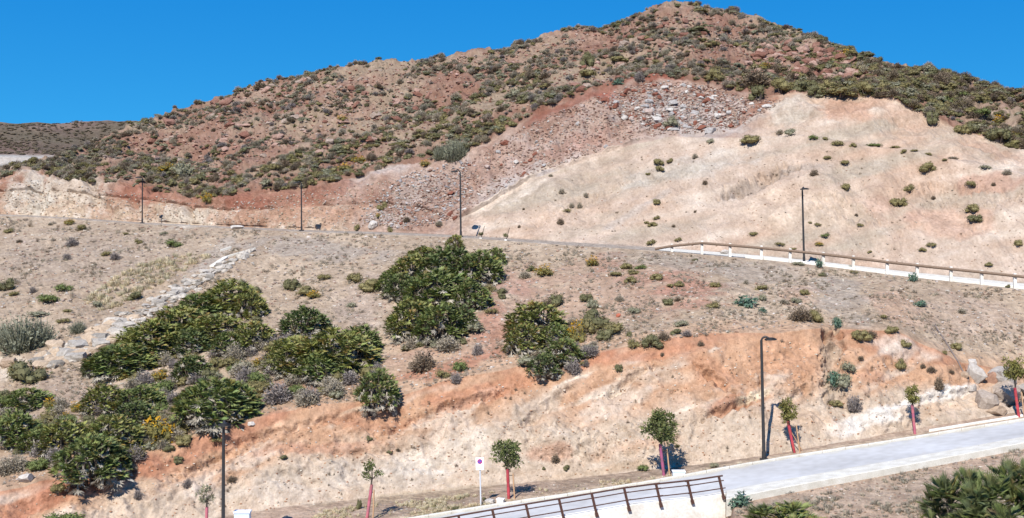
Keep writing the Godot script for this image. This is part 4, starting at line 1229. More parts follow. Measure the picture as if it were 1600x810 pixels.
func make_planting() -> void:
	make_kinds()
	# column, reading of the base, width, height as seen, kind
	var list := [
		[1171, 221, 37, 19, "olive"], [1028, 258, 18, 14, "olive"], [1030, 267, 16, 11, "olive"], [1046, 254, 12, 10, "olive"], [1012, 273, 10, 6, "olive"], [1109, 223, 13, 11, "sage"], [1085, 247, 10, 8, "grey"], [1102, 288, 9, 8, "brown"], [1026, 318, 15, 11, "olive"], [1026, 343, 11, 10, "scruff"], [1019, 353, 18, 10, "olive"], [1010, 349, 10, 6, "olive"], [1051, 355, 7, 5, "brown"], [1018, 382, 16, 13, "scruff"], [1059, 377, 12, 10, "scruff"], [1178, 368, 14, 9, "scruff"],
		[1233, 211, 19, 15, "sage"], [1218, 209, 13, 8, "grey"], [1270, 217, 18, 10, "green"], [1287, 218, 10, 6, "olive"], [1308, 226, 20, 11, "scruff"], [1331, 229, 13, 9, "olive"], [1366, 229, 25, 9, "green"], [1398, 231, 18, 6, "olive"], [1411, 239, 11, 8, "olive"], [1428, 236, 12, 5, "olive"], [1450, 243, 11, 7, "scruff"], [1292, 249, 13, 9, "scruff"], [1320, 257, 15, 11, "scruff"], [1450, 267, 31, 22, "olive"], [1475, 251, 9, 6, "olive"], [1487, 248, 18, 5, "grey"], [1515, 292, 17, 14, "scruff"], [1538, 263, 19, 9, "sage"], [1572, 272, 16, 9, "grey"], [1272, 274, 13, 11, "brown"], [1322, 298, 15, 18, "scruff"], [1419, 299, 20, 18, "scruff"], [1403, 321, 30, 22, "olive"], [1519, 330, 24, 18, "olive"], [1524, 345, 26, 18, "dark"], [1344, 353, 11, 7, "scruff"], [1290, 369, 16, 7, "green"], [1280, 383, 13, 7, "gorse"], [1277, 352, 11, 6, "scruff"], [1442, 392, 15, 8, "olive"], [1455, 384, 16, 9, "scruff"], [1591, 383, 17, 13, "olive"], [1217, 383, 16, 8, "scruff"], [1265, 349, 7, 5, "olive"], [1337, 337, 6, 4, "brown"], [1458, 311, 8, 6, "brown"], [1551, 290, 8, 6, "brown"], [1085, 332, 5, 4, "brown"], [1240, 390, 12, 6, "olive"], [1360, 395, 8, 5, "olive"], [1545, 415, 14, 8, "olive"],
		[877, 302, 10, 9, "grey"], [914, 308, 9, 8, "grey"], [904, 325, 10, 10, "grey"], [892, 324, 8, 8, "grey"], [883, 331, 14, 8, "scruff"], [876, 350, 13, 11, "brown"], [860, 276, 8, 5, "grey"], [817, 328, 5, 4, "brown"], [812, 356, 6, 5, "brown"],
		[597, 328, 19, 18, "olive"], [558, 361, 10, 15, "scruff"], [610, 363, 10, 15, "scruff"], [635, 346, 15, 9, "brown"], [594, 340, 12, 8, "gorse"], [684, 352, 14, 8, "grey"], [1047, 198, 26, 20, "sage"], [1050, 190, 12, 16, "sage"],
		[108, 351, 17, 11, "gorse"], [128, 360, 17, 13, "olive"], [270, 385, 29, 18, "green"], [14, 363, 18, 11, "scruff"], [215, 381, 15, 13, "scruff"], [112, 384, 22, 14, "mauve"], [165, 400, 18, 11, "scruff"], [180, 405, 20, 12, "mauve"], [104, 406, 14, 12, "mauve"], [195, 367, 9, 6, "scruff"], [30, 379, 10, 6, "brown"], [255, 366, 14, 7, "sage"], [77, 352, 8, 5, "grey"],
		[8, 452, 32, 25, "dark"], [74, 472, 36, 20, "green"], [100, 454, 30, 18, "green"], [20, 462, 18, 10, "scruff"], [49, 458, 12, 12, "mauve"], [104, 488, 14, 8, "scruff"], [97, 504, 24, 12, "scruff"], [120, 519, 30, 22, "broom"], [30, 548, 80, 66, "broom"], [62, 540, 50, 50, "broom"], [5, 545, 40, 50, "broom"], [40, 595, 60, 46, "dark"], [22, 590, 30, 36, "scruff"], [210, 468, 26, 18, "dark"], [150, 480, 20, 14, "sage"], [60, 492, 40, 10, "sage"],
		[453, 452, 30, 30, "dark"], [505, 437, 22, 14, "scruff"], [482, 458, 40, 18, "olive"], [490, 466, 22, 14, "gorse"], [553, 440, 28, 20, "scruff"], [580, 452, 42, 24, "olive"], [548, 480, 16, 12, "sage"], [925, 416, 22, 19, "gorse"], [850, 431, 30, 22, "gorse"], [830, 424, 18, 14, "dark"], [820, 434, 22, 12, "grey"], [980, 420, 22, 16, "olive"], [1001, 420, 18, 10, "green"], [985, 441, 22, 15, "olive"], [990, 428, 20, 12, "scruff"], [962, 431, 22, 10, "scruff"], [1026, 436, 26, 16, "olive"], [1061, 447, 18, 12, "olive"], [1047, 449, 12, 9, "scruff"], [1117, 448, 20, 13, "olive"], [1043, 475, 24, 14, "dark"], [1060, 470, 14, 6, "brown"], [1115, 481, 23, 16, "scruff"], [1191, 453, 24, 11, "olive"], [1258, 460, 18, 14, "olive"], [1165, 477, 34, 20, "blue"], [1192, 488, 14, 9, "blue"], [1192, 470, 14, 16, "sage"], [1165, 444, 10, 8, "grey"], [1252, 500, 36, 24, "brown"], [1276, 503, 26, 26, "olive"], [1243, 473, 20, 14, "sage"], [1225, 474, 18, 8, "grey"], [1345, 529, 34, 24, "olive"], [1364, 526, 16, 12, "brown"], [1396, 519, 22, 17, "olive"], [1381, 498, 11, 10, "scruff"], [1418, 541, 20, 15, "olive"], [1414, 576, 22, 22, "olive"], [1305, 603, 22, 28, "blue"], [1310, 512, 16, 20, "blue"], [1308, 633, 22, 14, "olive"], [1338, 640, 26, 26, "mauve"], [1320, 605, 30, 30, "sage"], [1325, 580, 24, 24, "sage"], [1495, 544, 20, 15, "olive"], [1478, 553, 10, 8, "scruff"], [1427, 440, 14, 18, "blue"], [1437, 480, 20, 14, "blue"], [1502, 489, 15, 9, "grey"], [1470, 608, 18, 22, "brown"], [1455, 580, 16, 9, "brown"], [1446, 575, 9, 8, "brown"], [1489, 583, 10, 6, "brown"], [1346, 562, 10, 7, "brown"], [1280, 419, 14, 18, "blue"], [1248, 414, 20, 8, "sage"], [1285, 431, 14, 8, "dark"], [1333, 427, 16, 8, "scruff"], [1575, 450, 9, 8, "dark"], [1086, 407, 12, 5, "dark"], [1330, 418, 10, 6, "sage"],
		[1020, 541, 40, 30, "dark"], [1038, 530, 18, 14, "brown"], [990, 542, 20, 20, "scruff"], [984, 526, 12, 12, "dark"], [1058, 522, 22, 12, "dark"], [1074, 525, 16, 11, "mauve"], [1066, 510, 24, 14, "sage"], [967, 580, 14, 19, "dark"], [1096, 541, 12, 10, "brown"], [1035, 556, 8, 6, "brown"], [968, 470, 16, 10, "grey"], [990, 490, 24, 14, "sage"], [925, 425, 8, 5, "grey"],
		[1005, 736, 20, 15, "green"], [1118, 731, 14, 12, "sage"], [868, 722, 14, 14, "brown"], [885, 734, 12, 10, "dark"], [850, 734, 7, 6, "dark"], [1060, 700, 8, 8, "scruff"], [700, 796, 6, 6, "dark"], [678, 794, 8, 8, "scruff"], [712, 797, 14, 8, "dark"], [755, 783, 8, 8, "dark"], [560, 796, 9, 26, "dark"], [575, 688, 12, 10, "dark"], [606, 708, 10, 6, "dark"], [620, 705, 9, 6, "brown"], [440, 716, 18, 8, "dark"], [212, 778, 16, 14, "mauve"], [290, 760, 18, 14, "mauve"], [360, 752, 18, 10, "brown"], [335, 690, 22, 10, "scruff"], [334, 683, 8, 9, "dark"],
		[868, 476, 30, 30, "dark"], [855, 482, 22, 18, "brown"], [915, 470, 24, 20, "dark"], [925, 480, 20, 20, "sage"], [930, 510, 56, 40, "dark"], [960, 520, 36, 26, "scruff"], [915, 522, 34, 34, "scruff"], [945, 530, 38, 26, "dark"], [900, 535, 30, 40, "gorse"], [905, 560, 26, 22, "green"], [885, 545, 24, 26, "sage"], [920, 555, 34, 20, "mauve"], [895, 582, 26, 26, "mauve"], [860, 585, 30, 22, "grey"], [825, 572, 36, 26, "sage"], [880, 570, 16, 18, "gorse"], [850, 560, 30, 24, "sage"], [838, 565, 22, 20, "brown"],
		[85, 770, 24, 22, "scruff"], [262, 705, 20, 18, "dark"], [275, 722, 20, 14, "dark"], [240, 700, 22, 16, "dark"],
		[245, 594, 26, 20, "gorse"], [190, 592, 16, 12, "gorse"], [76, 638, 24, 20, "gorse"], [118, 642, 24, 18, "gorse"], [100, 655, 18, 14, "gorse"], [245, 690, 58, 46, "gorse"], [230, 672, 26, 18, "gorse"], [405, 572, 34, 18, "gorse"], [398, 490, 30, 24, "gorse"],
		[432, 628, 48, 34, "mauve"], [400, 610, 40, 24, "scruff"], [480, 630, 50, 24, "grey"], [520, 615, 46, 24, "grey"], [460, 600, 40, 20, "grey"], [545, 600, 30, 24, "mauve"], [375, 585, 40, 20, "grey"], [660, 578, 44, 34, "brown"], [690, 590, 24, 20, "scruff"], [718, 580, 26, 26, "green"], [712, 598, 18, 18, "mauve"], [735, 520, 44, 30, "sage"], [720, 500, 30, 24, "sage"], [745, 555, 18, 22, "mauve"], [700, 545, 40, 24, "grey"], [640, 545, 30, 20, "grey"], [735, 480, 30, 24, "sage"],
		[95, 820, 60, 32, "green"], [1160, 790, 34, 24, "blue"], [1180, 800, 24, 12, "sage"], [1230, 768, 30, 8, "grey"], [1262, 762, 16, 6, "grey"], [1382, 740, 10, 6, "dark"], [1535, 700, 16, 8, "dark"], [1100, 805, 10, 8, "brown"]]
	for q in list:
		var p := ground(q[0], q[1])
		var k := -p.z / FOCAL
		var zone := zone_of(q[0], q[1])
		var size: String = "tiny " if q[2] < 11 else "small " if q[2] < 20 else "large " if q[2] > 34 else ""
		plant(q[4], p, q[2] * k * 1.12, q[3] * k * 1.08, place_label(size + LOOKS[q[4]], zone, q[0], q[1]), "shrubs dotted over " + zone)
	# dwarf fan palms
	var pl := [[360, 486, 92, 62], [312, 500, 84, 56], [390, 496, 44, 50], [336, 528, 90, 50], [280, 526, 84, 52], [240, 548, 90, 52], [188, 578, 84, 44], [215, 572, 70, 40], [300, 548, 60, 40], [160, 582, 50, 36],
		[334, 654, 112, 78], [370, 640, 50, 50], [296, 640, 50, 48], [160, 642, 66, 56], [175, 700, 70, 56], [135, 742, 96, 74], [165, 735, 60, 56], [100, 700, 70, 56], [40, 636, 62, 36], [18, 690, 64, 54], [60, 700, 56, 44], [215, 640, 60, 40], [300, 590, 50, 40], [205, 665, 50, 40], [395, 540, 60, 46], [360, 548, 50, 36],
		[476, 522, 72, 58], [526, 572, 110, 70], [468, 578, 84, 56], [560, 552, 54, 48], [500, 590, 60, 40], [590, 628, 60, 66], [440, 560, 40, 40],
		[645, 436, 64, 46], [700, 432, 76, 52], [748, 438, 66, 56], [628, 462, 52, 44], [685, 474, 84, 60], [735, 478, 60, 56], [645, 520, 66, 60], [690, 524, 66, 58], [774, 412, 32, 34], [710, 392, 28, 34], [662, 408, 50, 30], [610, 450, 40, 34], [720, 516, 46, 44],
		[835, 518, 74, 50], [820, 548, 50, 46], [868, 536, 50, 40], [850, 582, 50, 40], [880, 560, 46, 36],
		[1506, 842, 84, 112], [1566, 840, 104, 122], [1535, 856, 90, 80], [1610, 840, 70, 110], [1225, 840, 84, 54], [1268, 844, 60, 42]]
	for q in pl:
		var p := ground(q[0], q[1])
		var k := -p.z / FOCAL
		var zone := zone_of(q[0], q[1])
		var size: String = "big " if q[2] > 80 else "small " if q[2] < 45 else ""
		palm(p, q[2] * k * 1.3, q[3] * k * 1.16, place_label(size + "dwarf fan palm", zone, q[0], q[1]), "dwarf fan palms", q[1] > 800)
	# undergrowth between the palms: alike bushes
	fill(poly([0, 610, 110, 640, 200, 600, 300, 560, 430, 530, 600, 570, 600, 620, 400, 636, 290, 690, 200, 735, 110, 750, 0, 745]), 260, 18, 42, ["grey", "grey", "sage", "scruff", "mauve", "mauve", "dark", "green", "olive"], "low %s in the undergrowth between the lower left palms", "undergrowth below the stone drain")
	fill(poly([590, 440, 780, 400, 790, 470, 740, 540, 640, 560, 600, 500]), 46, 14, 30, ["grey", "sage", "scruff", "dark"], "low %s in the undergrowth of the central palm thicket", "undergrowth of the central thicket")
	fill(poly([800, 510, 900, 480, 940, 560, 900, 590, 820, 580]), 26, 12, 26, ["grey", "sage", "scruff", "mauve"], "low %s among the palms at mid slope", "undergrowth at mid slope")
	fill(poly([130, 560, 300, 500, 400, 450, 410, 520, 380, 560, 150, 600]), 36, 14, 30, ["scruff", "sage", "dark", "grey"], "low %s under the upper left palms", "undergrowth under the upper left palms")

func fill(area: PackedVector2Array, n: int, lo: float, hi: float, types: Array, label: String, group: String) -> void:
	for i in n:
		var q := pick(area)
		var p := ground(q.x, q.y)
		var k := -p.z / FOCAL
		var t: String = types[rng.randi() % types.size()]
		var w := rng.randf_range(lo, hi) * k
		plant(t, p, w, w * rng.randf_range(0.55, 0.85), place_label(("small low " if w / k < lo + (hi - lo) * 0.35 else "broad low " if w / k > lo + (hi - lo) * 0.7 else "low ") + LOOKS[t], zone_of(q.x, q.y), q.x, q.y, label % LOOKS[t]), group)

# ---------------------------------------------------------------- scrub over the hill
func near_path(q: Vector2, path: PackedVector2Array) -> float:
	var best := 1e9
	for i in path.size() - 1:
		best = minf(best, q.distance_to(Geometry2D.get_closest_point_to_segment(q, path[i], path[i + 1])))
	return best

func make_scrub() -> void:
	var dense := poly([40, 272, 110, 286, 170, 282, 250, 280, 320, 300, 420, 288, 500, 268, 580, 258, 660, 236, 720, 224, 800, 180])
	var dense2 := poly([420, 270, 560, 230, 660, 200, 760, 165, 840, 130])
	var right := poly([1185, 138, 1260, 138, 1340, 136, 1410, 142, 1480, 165, 1540, 190, 1620, 220])
	var right2 := poly([1330, 105, 1420, 125, 1500, 150, 1600, 180, 1700, 215])
	var crop := poly([1165, 100, 1190, 68, 1240, 66, 1300, 80, 1350, 98, 1360, 122, 1300, 128, 1230, 122, 1180, 126])
	var clump := noise(61, 0.16, 3)
	var pts := []
	var r0: int = band_first[12]
	var r1: int = band_first[13] + 2
	for i in 32000:
		var r := rng.randi_range(r0, r1)
		var c := rng.randi_range(0, NC - 1)
		var p := P[r * NC + c]
		var q := Vector2(COL_A + c * STEP, PY[r * NC + c])
		var a := minf(near_path(q, dense), near_path(q, dense2) * 1.3)
		var b := minf(near_path(q, right), near_path(q, right2) * 1.1)
		var n := clump.get_noise_3dv(p)
		var kind := ""
		var s := 0.0
		if b < 34.0 and rng.randf() < clampf(0.42 + n * 1.2, 0.08, 0.75):
			kind = ["olive", "sage", "dark", "scruff", "brown", "brown", "olive"][rng.randi() % 7]
			s = lerpf(0.35, 1.15, pow(rng.randf(), 1.4))
		elif a < 24.0 and rng.randf() < clampf(0.40 + n * 1.2, 0.08, 0.75):
			kind = ["olive", "brown", "dark", "scruff", "sage", "grey"][rng.randi() % 6]
			s = lerpf(0.35, 1.15, pow(rng.randf(), 1.3))
		elif inside(crop, q):
			if rng.randf() < 0.12:
				kind = ["scruff", "dark", "grey"][rng.randi() % 3]; s = rng.randf_range(0.5, 1.0)
		elif rng.randf() < clampf(0.44 + n * 2.3, 0.03, 0.92):
			var t := rng.randf()
			kind = "grey" if t < 0.40 else "sage" if t < 0.60 else "brown" if t < 0.74 else "scruff" if t < 0.85 else "dark" if t < 0.91 else "mauve"
			s = lerpf(0.2, 0.95, pow(rng.randf(), 1.7))
		if kind == "": continue
		if rng.randf() < 0.018: kind = "gorse"
		pts.append([s * (1.0 if q.x > -10 and q.x < 1610 else 0.0), kind, p, s, q])
	pts.sort_custom(func(a, b): return a[0] > b[0])
	var rest := {}
	for i in pts.size():
		var e: Array = pts[i]
		if i < 150:
			var where := "left flank" if e[4].x < 560 else "middle" if e[4].x < 1000 else "summit" if e[4].x < 1260 else "right shoulder"
			plant(e[1], e[2], e[3], e[3] * rng.randf_range(0.5, 0.78), place_label(LOOKS[e[1]], "the hill", e[4].x, e[4].y, "%s in the scrub on the hill's %s" % [LOOKS[e[1]], where]), "scrub on the hill's " + where)
		else:
			var kd: String = e[1] if e[1] != "gorse" else "olive"
			if not rest.has(kd): rest[kd] = []
			rest[kd].append(e)
	# marked bushes along the skyline and rim
	for q in [[964, 38, 26, 14, "dark"], [980, 36, 14, 8, "dark"], [1058, 8, 14, 8, "dark"], [1092, 18, 30, 12, "scruff"], [1280, 62, 26, 12, "dark"], [1300, 72, 26, 13, "dark"], [1318, 80, 20, 14, "dark"], [1340, 92, 26, 12, "dark"], [1450, 110, 20, 18, "sage"], [1457, 112, 14, 10, "dark"], [1488, 117, 9, 8, "dark"], [1425, 104, 26, 12, "scruff"], [406, 136, 20, 12, "brown"], [1116, 122, 32, 26, "olive"], [1110, 70, 26, 14, "scruff"], [1090, 46, 40, 12, "dark"], [1184, 152, 30, 28, "dark"], [1180, 130, 50, 30, "brown"], [1220, 140, 40, 28, "olive"], [1250, 142, 46, 30, "dark"], [1272, 146, 30, 24, "dark"], [1310, 148, 60, 26, "scruff"], [1350, 142, 36, 24, "olive"], [1455, 190, 26, 28, "dark"], [1500, 205, 26, 22, "olive"], [1560, 215, 40, 30, "dark"], [918, 102, 26, 34, "dark"], [920, 116, 30, 18, "olive"], [965, 95, 40, 14, "olive"], [998, 124, 20, 16, "mauve"], [966, 130, 18, 12, "blue"], [708, 248, 46, 38, "broom"], [720, 244, 30, 34, "broom"], [690, 246, 30, 26, "broom"], [262, 266, 26, 16, "gorse"], [325, 316, 18, 18, "gorse"], [562, 252, 26, 14, "gorse"], [535, 188, 20, 12, "gorse"], [540, 265, 24, 14, "gorse"], [665, 258, 18, 12, "gorse"], [290, 270, 40, 30, "sage"], [810, 150, 34, 22, "sage"], [820, 156, 28, 18, "dark"], [1560, 192, 24, 16, "gorse"], [1530, 178, 30, 18, "green"], [1480, 160, 30, 18, "green"], [1020, 60, 30, 16, "scruff"], [1500, 150, 24, 16, "green"]]:
		var p := ground(q[0], q[1] + 2)
		var k := -p.z / FOCAL
		plant(q[4], p, q[2] * k * 1.1, q[3] * k * 1.1, place_label(LOOKS[q[4]], "the hill", q[0], q[1]), "marked bushes on the hill")
	for kd in rest:
		var arr: Array = rest[kd]
		for v in 2:
			var mesh: Mesh = kinds[kd][0][v + 1]
			var n := 0
			for i in arr.size():
				if i % 2 == v: n += 1
			var mm := scatter_mesh(mesh, n, mats[kinds[kd][1]])
			mm.name = numbered("hillside_scrub")
			tag(mm, "mass of smaller %ss scattered over the hill" % LOOKS[kd] if v == 0 else "further small %ss scattered over the hill" % LOOKS[kd], "scrub", "scrub cover of the hill", "stuff")
			var j := 0
			for i in arr.size():
				if i % 2 != v: continue
				var e: Array = arr[i]
				var h: float = e[3] * rng.randf_range(0.45, 0.75)
				mm.multimesh.set_instance_transform(j, Transform3D(Basis(Vector3.UP, rng.randf() * TAU).scaled(Vector3(e[3], h, e[3])), e[2] - Vector3(0, h * 0.12, 0)))
				mm.multimesh.set_instance_color(j, tinted(Color(0.95, 0.95, 0.95), 0.22))
				j += 1

# ---------------------------------------------------------------- dry grass and small stones on the slopes
func tufts(called: String, label: String, area: PackedVector2Array, n: int, lo: float, hi: float, mesh: Mesh, m: Material, patchy := 0.0) -> void:
	var mm := scatter_mesh(mesh, n, m)
	mm.name = numbered(called)
	tag(mm, label, "grass" if called.contains("grass") else "litter", "", "stuff")
	var f := noise(77, 0.25, 2)
	for i in n:
		var q := pick(area)
		var p := ground(q.x, q.y)
		for tries in 6:
			if patchy == 0.0 or f.get_noise_3dv(p) > patchy * 0.2 - 0.1 + rng.randf() * 0.2: break
			q = pick(area)
			p = ground(q.x, q.y)
		var k := -p.z / FOCAL
		var w := lerpf(lo, hi, pow(rng.randf(), 1.6)) * k
		mm.multimesh.set_instance_transform(i, Transform3D(Basis(Vector3.UP, rng.randf() * TAU).scaled(Vector3(w, w * rng.randf_range(0.5, 0.9), w)), p - Vector3(0, 0.01, 0)))
		mm.multimesh.set_instance_color(i, tinted(Color(0.95, 0.95, 0.95), 0.25))

func make_litter() -> void:
	var small := rock_mesh(95, 6, false)
	var tuft := blade_mesh(401, 44, 0.03, 0.5)
	var mid := poly([0, 340, 350, 358, 700, 372, 1000, 392, 1300, 420, 1600, 455, 1600, 560, 1500, 560, 1400, 505, 1200, 515, 1000, 538, 800, 572, 600, 620, 400, 648, 200, 712, 0, 764])
	var stones := [earth(214, 196, 178), earth(190, 172, 156), earth(232, 222, 208), earth(196, 158, 134), earth(168, 152, 140)]
	loose("loose_stones", mid, 14000, 1.2, 5.4, small, stones, get_node("middle_slope"))
	loose("loose_stones", poly([1150, 790, 1600, 700, 1600, 820, 1150, 820]), 900, 1.5, 5.0, small, stones, get_node("foreground_ground"))
	loose("loose_stones", poly([480, 800, 800, 765, 1035, 742, 1200, 718, 1200, 722, 1035, 750, 800, 786, 500, 830]), 500, 1.2, 4.0, small, stones, get_node("road_verge"))
	loose("loose_stones", poly([0, 790, 300, 700, 600, 640, 900, 575, 1200, 530, 1500, 570, 1560, 640, 1200, 710, 800, 755, 400, 800, 0, 830]), 2600, 1.0, 4.0, small, [earth(236, 212, 184), earth(220, 166, 124), earth(246, 232, 212), earth(206, 150, 112)], get_node("cut_slope"))
	loose("loose_stones", poly([740, 370, 900, 270, 1050, 220, 1400, 235, 1600, 280, 1600, 430, 1000, 380]), 900, 1.0, 3.0, small, [earth(226, 200, 174), earth(200, 180, 160), earth(214, 168, 138)], get_node("quarry_face"))
	tufts("dry_grass", "straw-coloured dry grass above the stone drain", poly([130, 470, 200, 420, 300, 396, 330, 402, 260, 440, 190, 478, 150, 490]), 230, 6, 14, tuft, mats["leaf_straw"])
	tufts("dry_litter", "grey-brown dry tufts scattered over the middle slope", mid, 5200, 3, 9, twig_mesh(402, 40, 0.12), mats["leaf_grey"], 1.0)
	tufts("dry_litter", "dark dry tufts scattered over the middle slope", mid, 1500, 3, 9, twig_mesh(403, 40, 0.12), mats["leaf_brown"], 0.5)
	tufts("dry_grass", "dry grass on the ground below the road", poly([1150, 800, 1400, 745, 1600, 700, 1600, 830, 1150, 830]), 900, 4, 12, tuft, mats["leaf_grey"], 1.0)
	tufts("dry_grass", "thin dry grass along the verge", poly([480, 800, 800, 768, 1035, 745, 1200, 718, 1200, 722, 1035, 752, 800, 788, 500, 832]), 500, 4, 10, tuft, mats["leaf_straw"], 1.0)
	tufts("dry_litter", "small dark weeds on the orange bank", poly([0, 800, 300, 700, 600, 640, 900, 580, 1200, 530, 1500, 570, 1500, 640, 1200, 705, 800, 750, 400, 795]), 160, 3, 9, twig_mesh(404, 50, 0.1), mats["leaf_brown"])
	tufts("dry_litter", "small dark weeds on the quarry face", poly([760, 360, 900, 270, 1050, 225, 1400, 240, 1600, 280, 1600, 430, 1000, 380]), 150, 2, 6, twig_mesh(405, 50, 0.1), mats["leaf_brown"])

# ---------------------------------------------------------------- lamps, trees, sign, small things
func lamp_post(px: float, py: float, top: float, from_band: int, arm_dir: Vector3, label: String, lean := 0.0, thick := 1.0, dshift := 0.0) -> void:
	var b := ground(px, py, from_band) if dshift == 0.0 else at(px, py, dshift)
	var h := (py - top) * -b.z / FOCAL
	var o := thing("street_lamp", label, "street lamp", b, "street lamps")
	o.rotation.z = lean
	var s := Shape.new()
	s.box(Vector3(0, 0.01, 0), Vector3(0.16, 0, 0), Vector3(0, 0.04, 0), Vector3(0, 0, 0.16))
	s.tube(Vector3(0, -0.2, 0), Vector3(0, 0.35, 0), 0.085 * thick, 0.08 * thick, 12)
	part("base", s.mesh(), mats["black_steel"], o)
	s = Shape.new()
	s.tube(Vector3(0, 0.3, 0), Vector3(0, h * 0.55, 0), 0.066 * thick, 0.058 * thick, 12)
	s.tube(Vector3(0, h * 0.55, 0), Vector3(0, h - 0.16, 0), 0.058 * thick, 0.05 * thick, 12)
	part("pole", s.mesh(), mats["black_steel"], o)
	s = Shape.new()
	var prev := Vector3(0, h - 0.2, 0)
	for i in 6:   # bent arm
		var t := (i + 1) / 6.0 * PI * 0.5
		var q := Vector3(0, h - 0.2 + sin(t) * 0.2, 0) + arm_dir * (1.0 - cos(t)) * 0.2
		s.tube(prev, q, 0.04 * thick, 0.04 * thick, 8)
		prev = q
	s.tube(prev, prev + arm_dir * 0.18 - Vector3(0, 0.10, 0), 0.04 * thick, 0.035 * thick, 8)
	part("arm", s.mesh(), mats["black_steel"], o)
	var hc := prev + arm_dir * 0.20 - Vector3(0, 0.14, 0)
	s = Shape.new()
	s.tube(hc, hc + Vector3(0, 0.05, 0), 0.27, 0.25, 20)
	s.tube(hc + Vector3(0, 0.05, 0), hc + Vector3(0, 0.10, 0), 0.25, 0.10, 20)
	var head := part("lamp_head", s.mesh(), mats["black_steel"], o)
	s = Shape.new()
	s.tube(hc - Vector3(0, 0.012, 0), hc - Vector3(0, 0.002, 0), 0.21, 0.22, 20)
	part("diffuser", s.mesh(), mats["lamp_glass"], head)

func young_tree(px: float, py: float, off: float, top: float, crown_w: float, crown_h: float, crown_dx: float, guard: String, guard_top: float, label: String, n: int, leaf: float, seed_: int, stake := true, lm := "leaf_tree", lumps := 22) -> void:
	var b := on_line(road_far, px, off, 0.06)
	var k := -b.z / FOCAL
	var base_py := elev(b)
	var o := thing("street_tree", label, "tree", b, "young trees along the road")
	var h := (base_py - top) * k
	var cw := crown_w * k * 1.03
	var ch := crown_h * k * 1.08
	var lean := crown_dx * k
	var cb := Vector3(lean, h - ch, 0)
	var s := Shape.new()
	s.tube(Vector3(0, -0.2, 0), cb * 0.5, 0.05, 0.045, 8)
	s.tube(cb * 0.5, cb + Vector3(0, ch * 0.25, 0), 0.045, 0.035, 8)
	for i in 6:
		var a := TAU * i / 6.0 + 0.3
		var e := cb + Vector3(cos(a) * cw * 0.3, ch * rng.randf_range(0.4, 0.75), sin(a) * cw * 0.3)
		s.tube(cb + Vector3(0, ch * 0.12, 0), e, 0.022, 0.008, 6)
	part("trunk", s.mesh(), mats["bark"], o)
	var c := part("crown", crown_mesh(seed_, n, leaf, lumps, 0.35 if n > 2000 else 0.4 if n > 1000 and n < 1400 else 0.0), mats[lm], o)
	c.position = cb - Vector3(0, ch * 0.06, 0)
	c.scale = Vector3(cw * 1.08, ch * 1.2, cw)
	c.rotation.y = seed_ * 1.7
	var g0 := Vector3.ZERO
	var gh := (base_py - guard_top) * k
	var g1 := Vector3(lean * gh / maxf(h - ch, 0.1), gh, 0)
	s = Shape.new()
	for i in 7:
		var tn := rng.randf_range(0.72, 1.05)
		s.tube(g0.lerp(g1, i / 7.0), g0.lerp(g1, (i + 1) / 7.0), 0.066 + rng.randf_range(-0.006, 0.006), 0.064 + rng.randf_range(-0.006, 0.006), 12, Color(tn, tn * rng.randf_range(0.9, 1.3), tn * rng.randf_range(0.9, 1.2)))
	part("trunk_guard", s.mesh(), mats[guard], o)
	if stake:
		s = Shape.new()
		s.tube(Vector3(0.26, -0.2, 0.05), Vector3(0.20 + lean * 0.5, gh * 0.86, 0.05), 0.035, 0.03, 8)
		part("stake", s.mesh(), mats["stake"], o)
		s = Shape.new()
		s.tube(g1 * 0.8, Vector3(0.22 + lean * 0.5, gh * 0.8, 0.05), 0.02, 0.02, 6)
		part("tie", s.mesh(), mats["bark"], o)

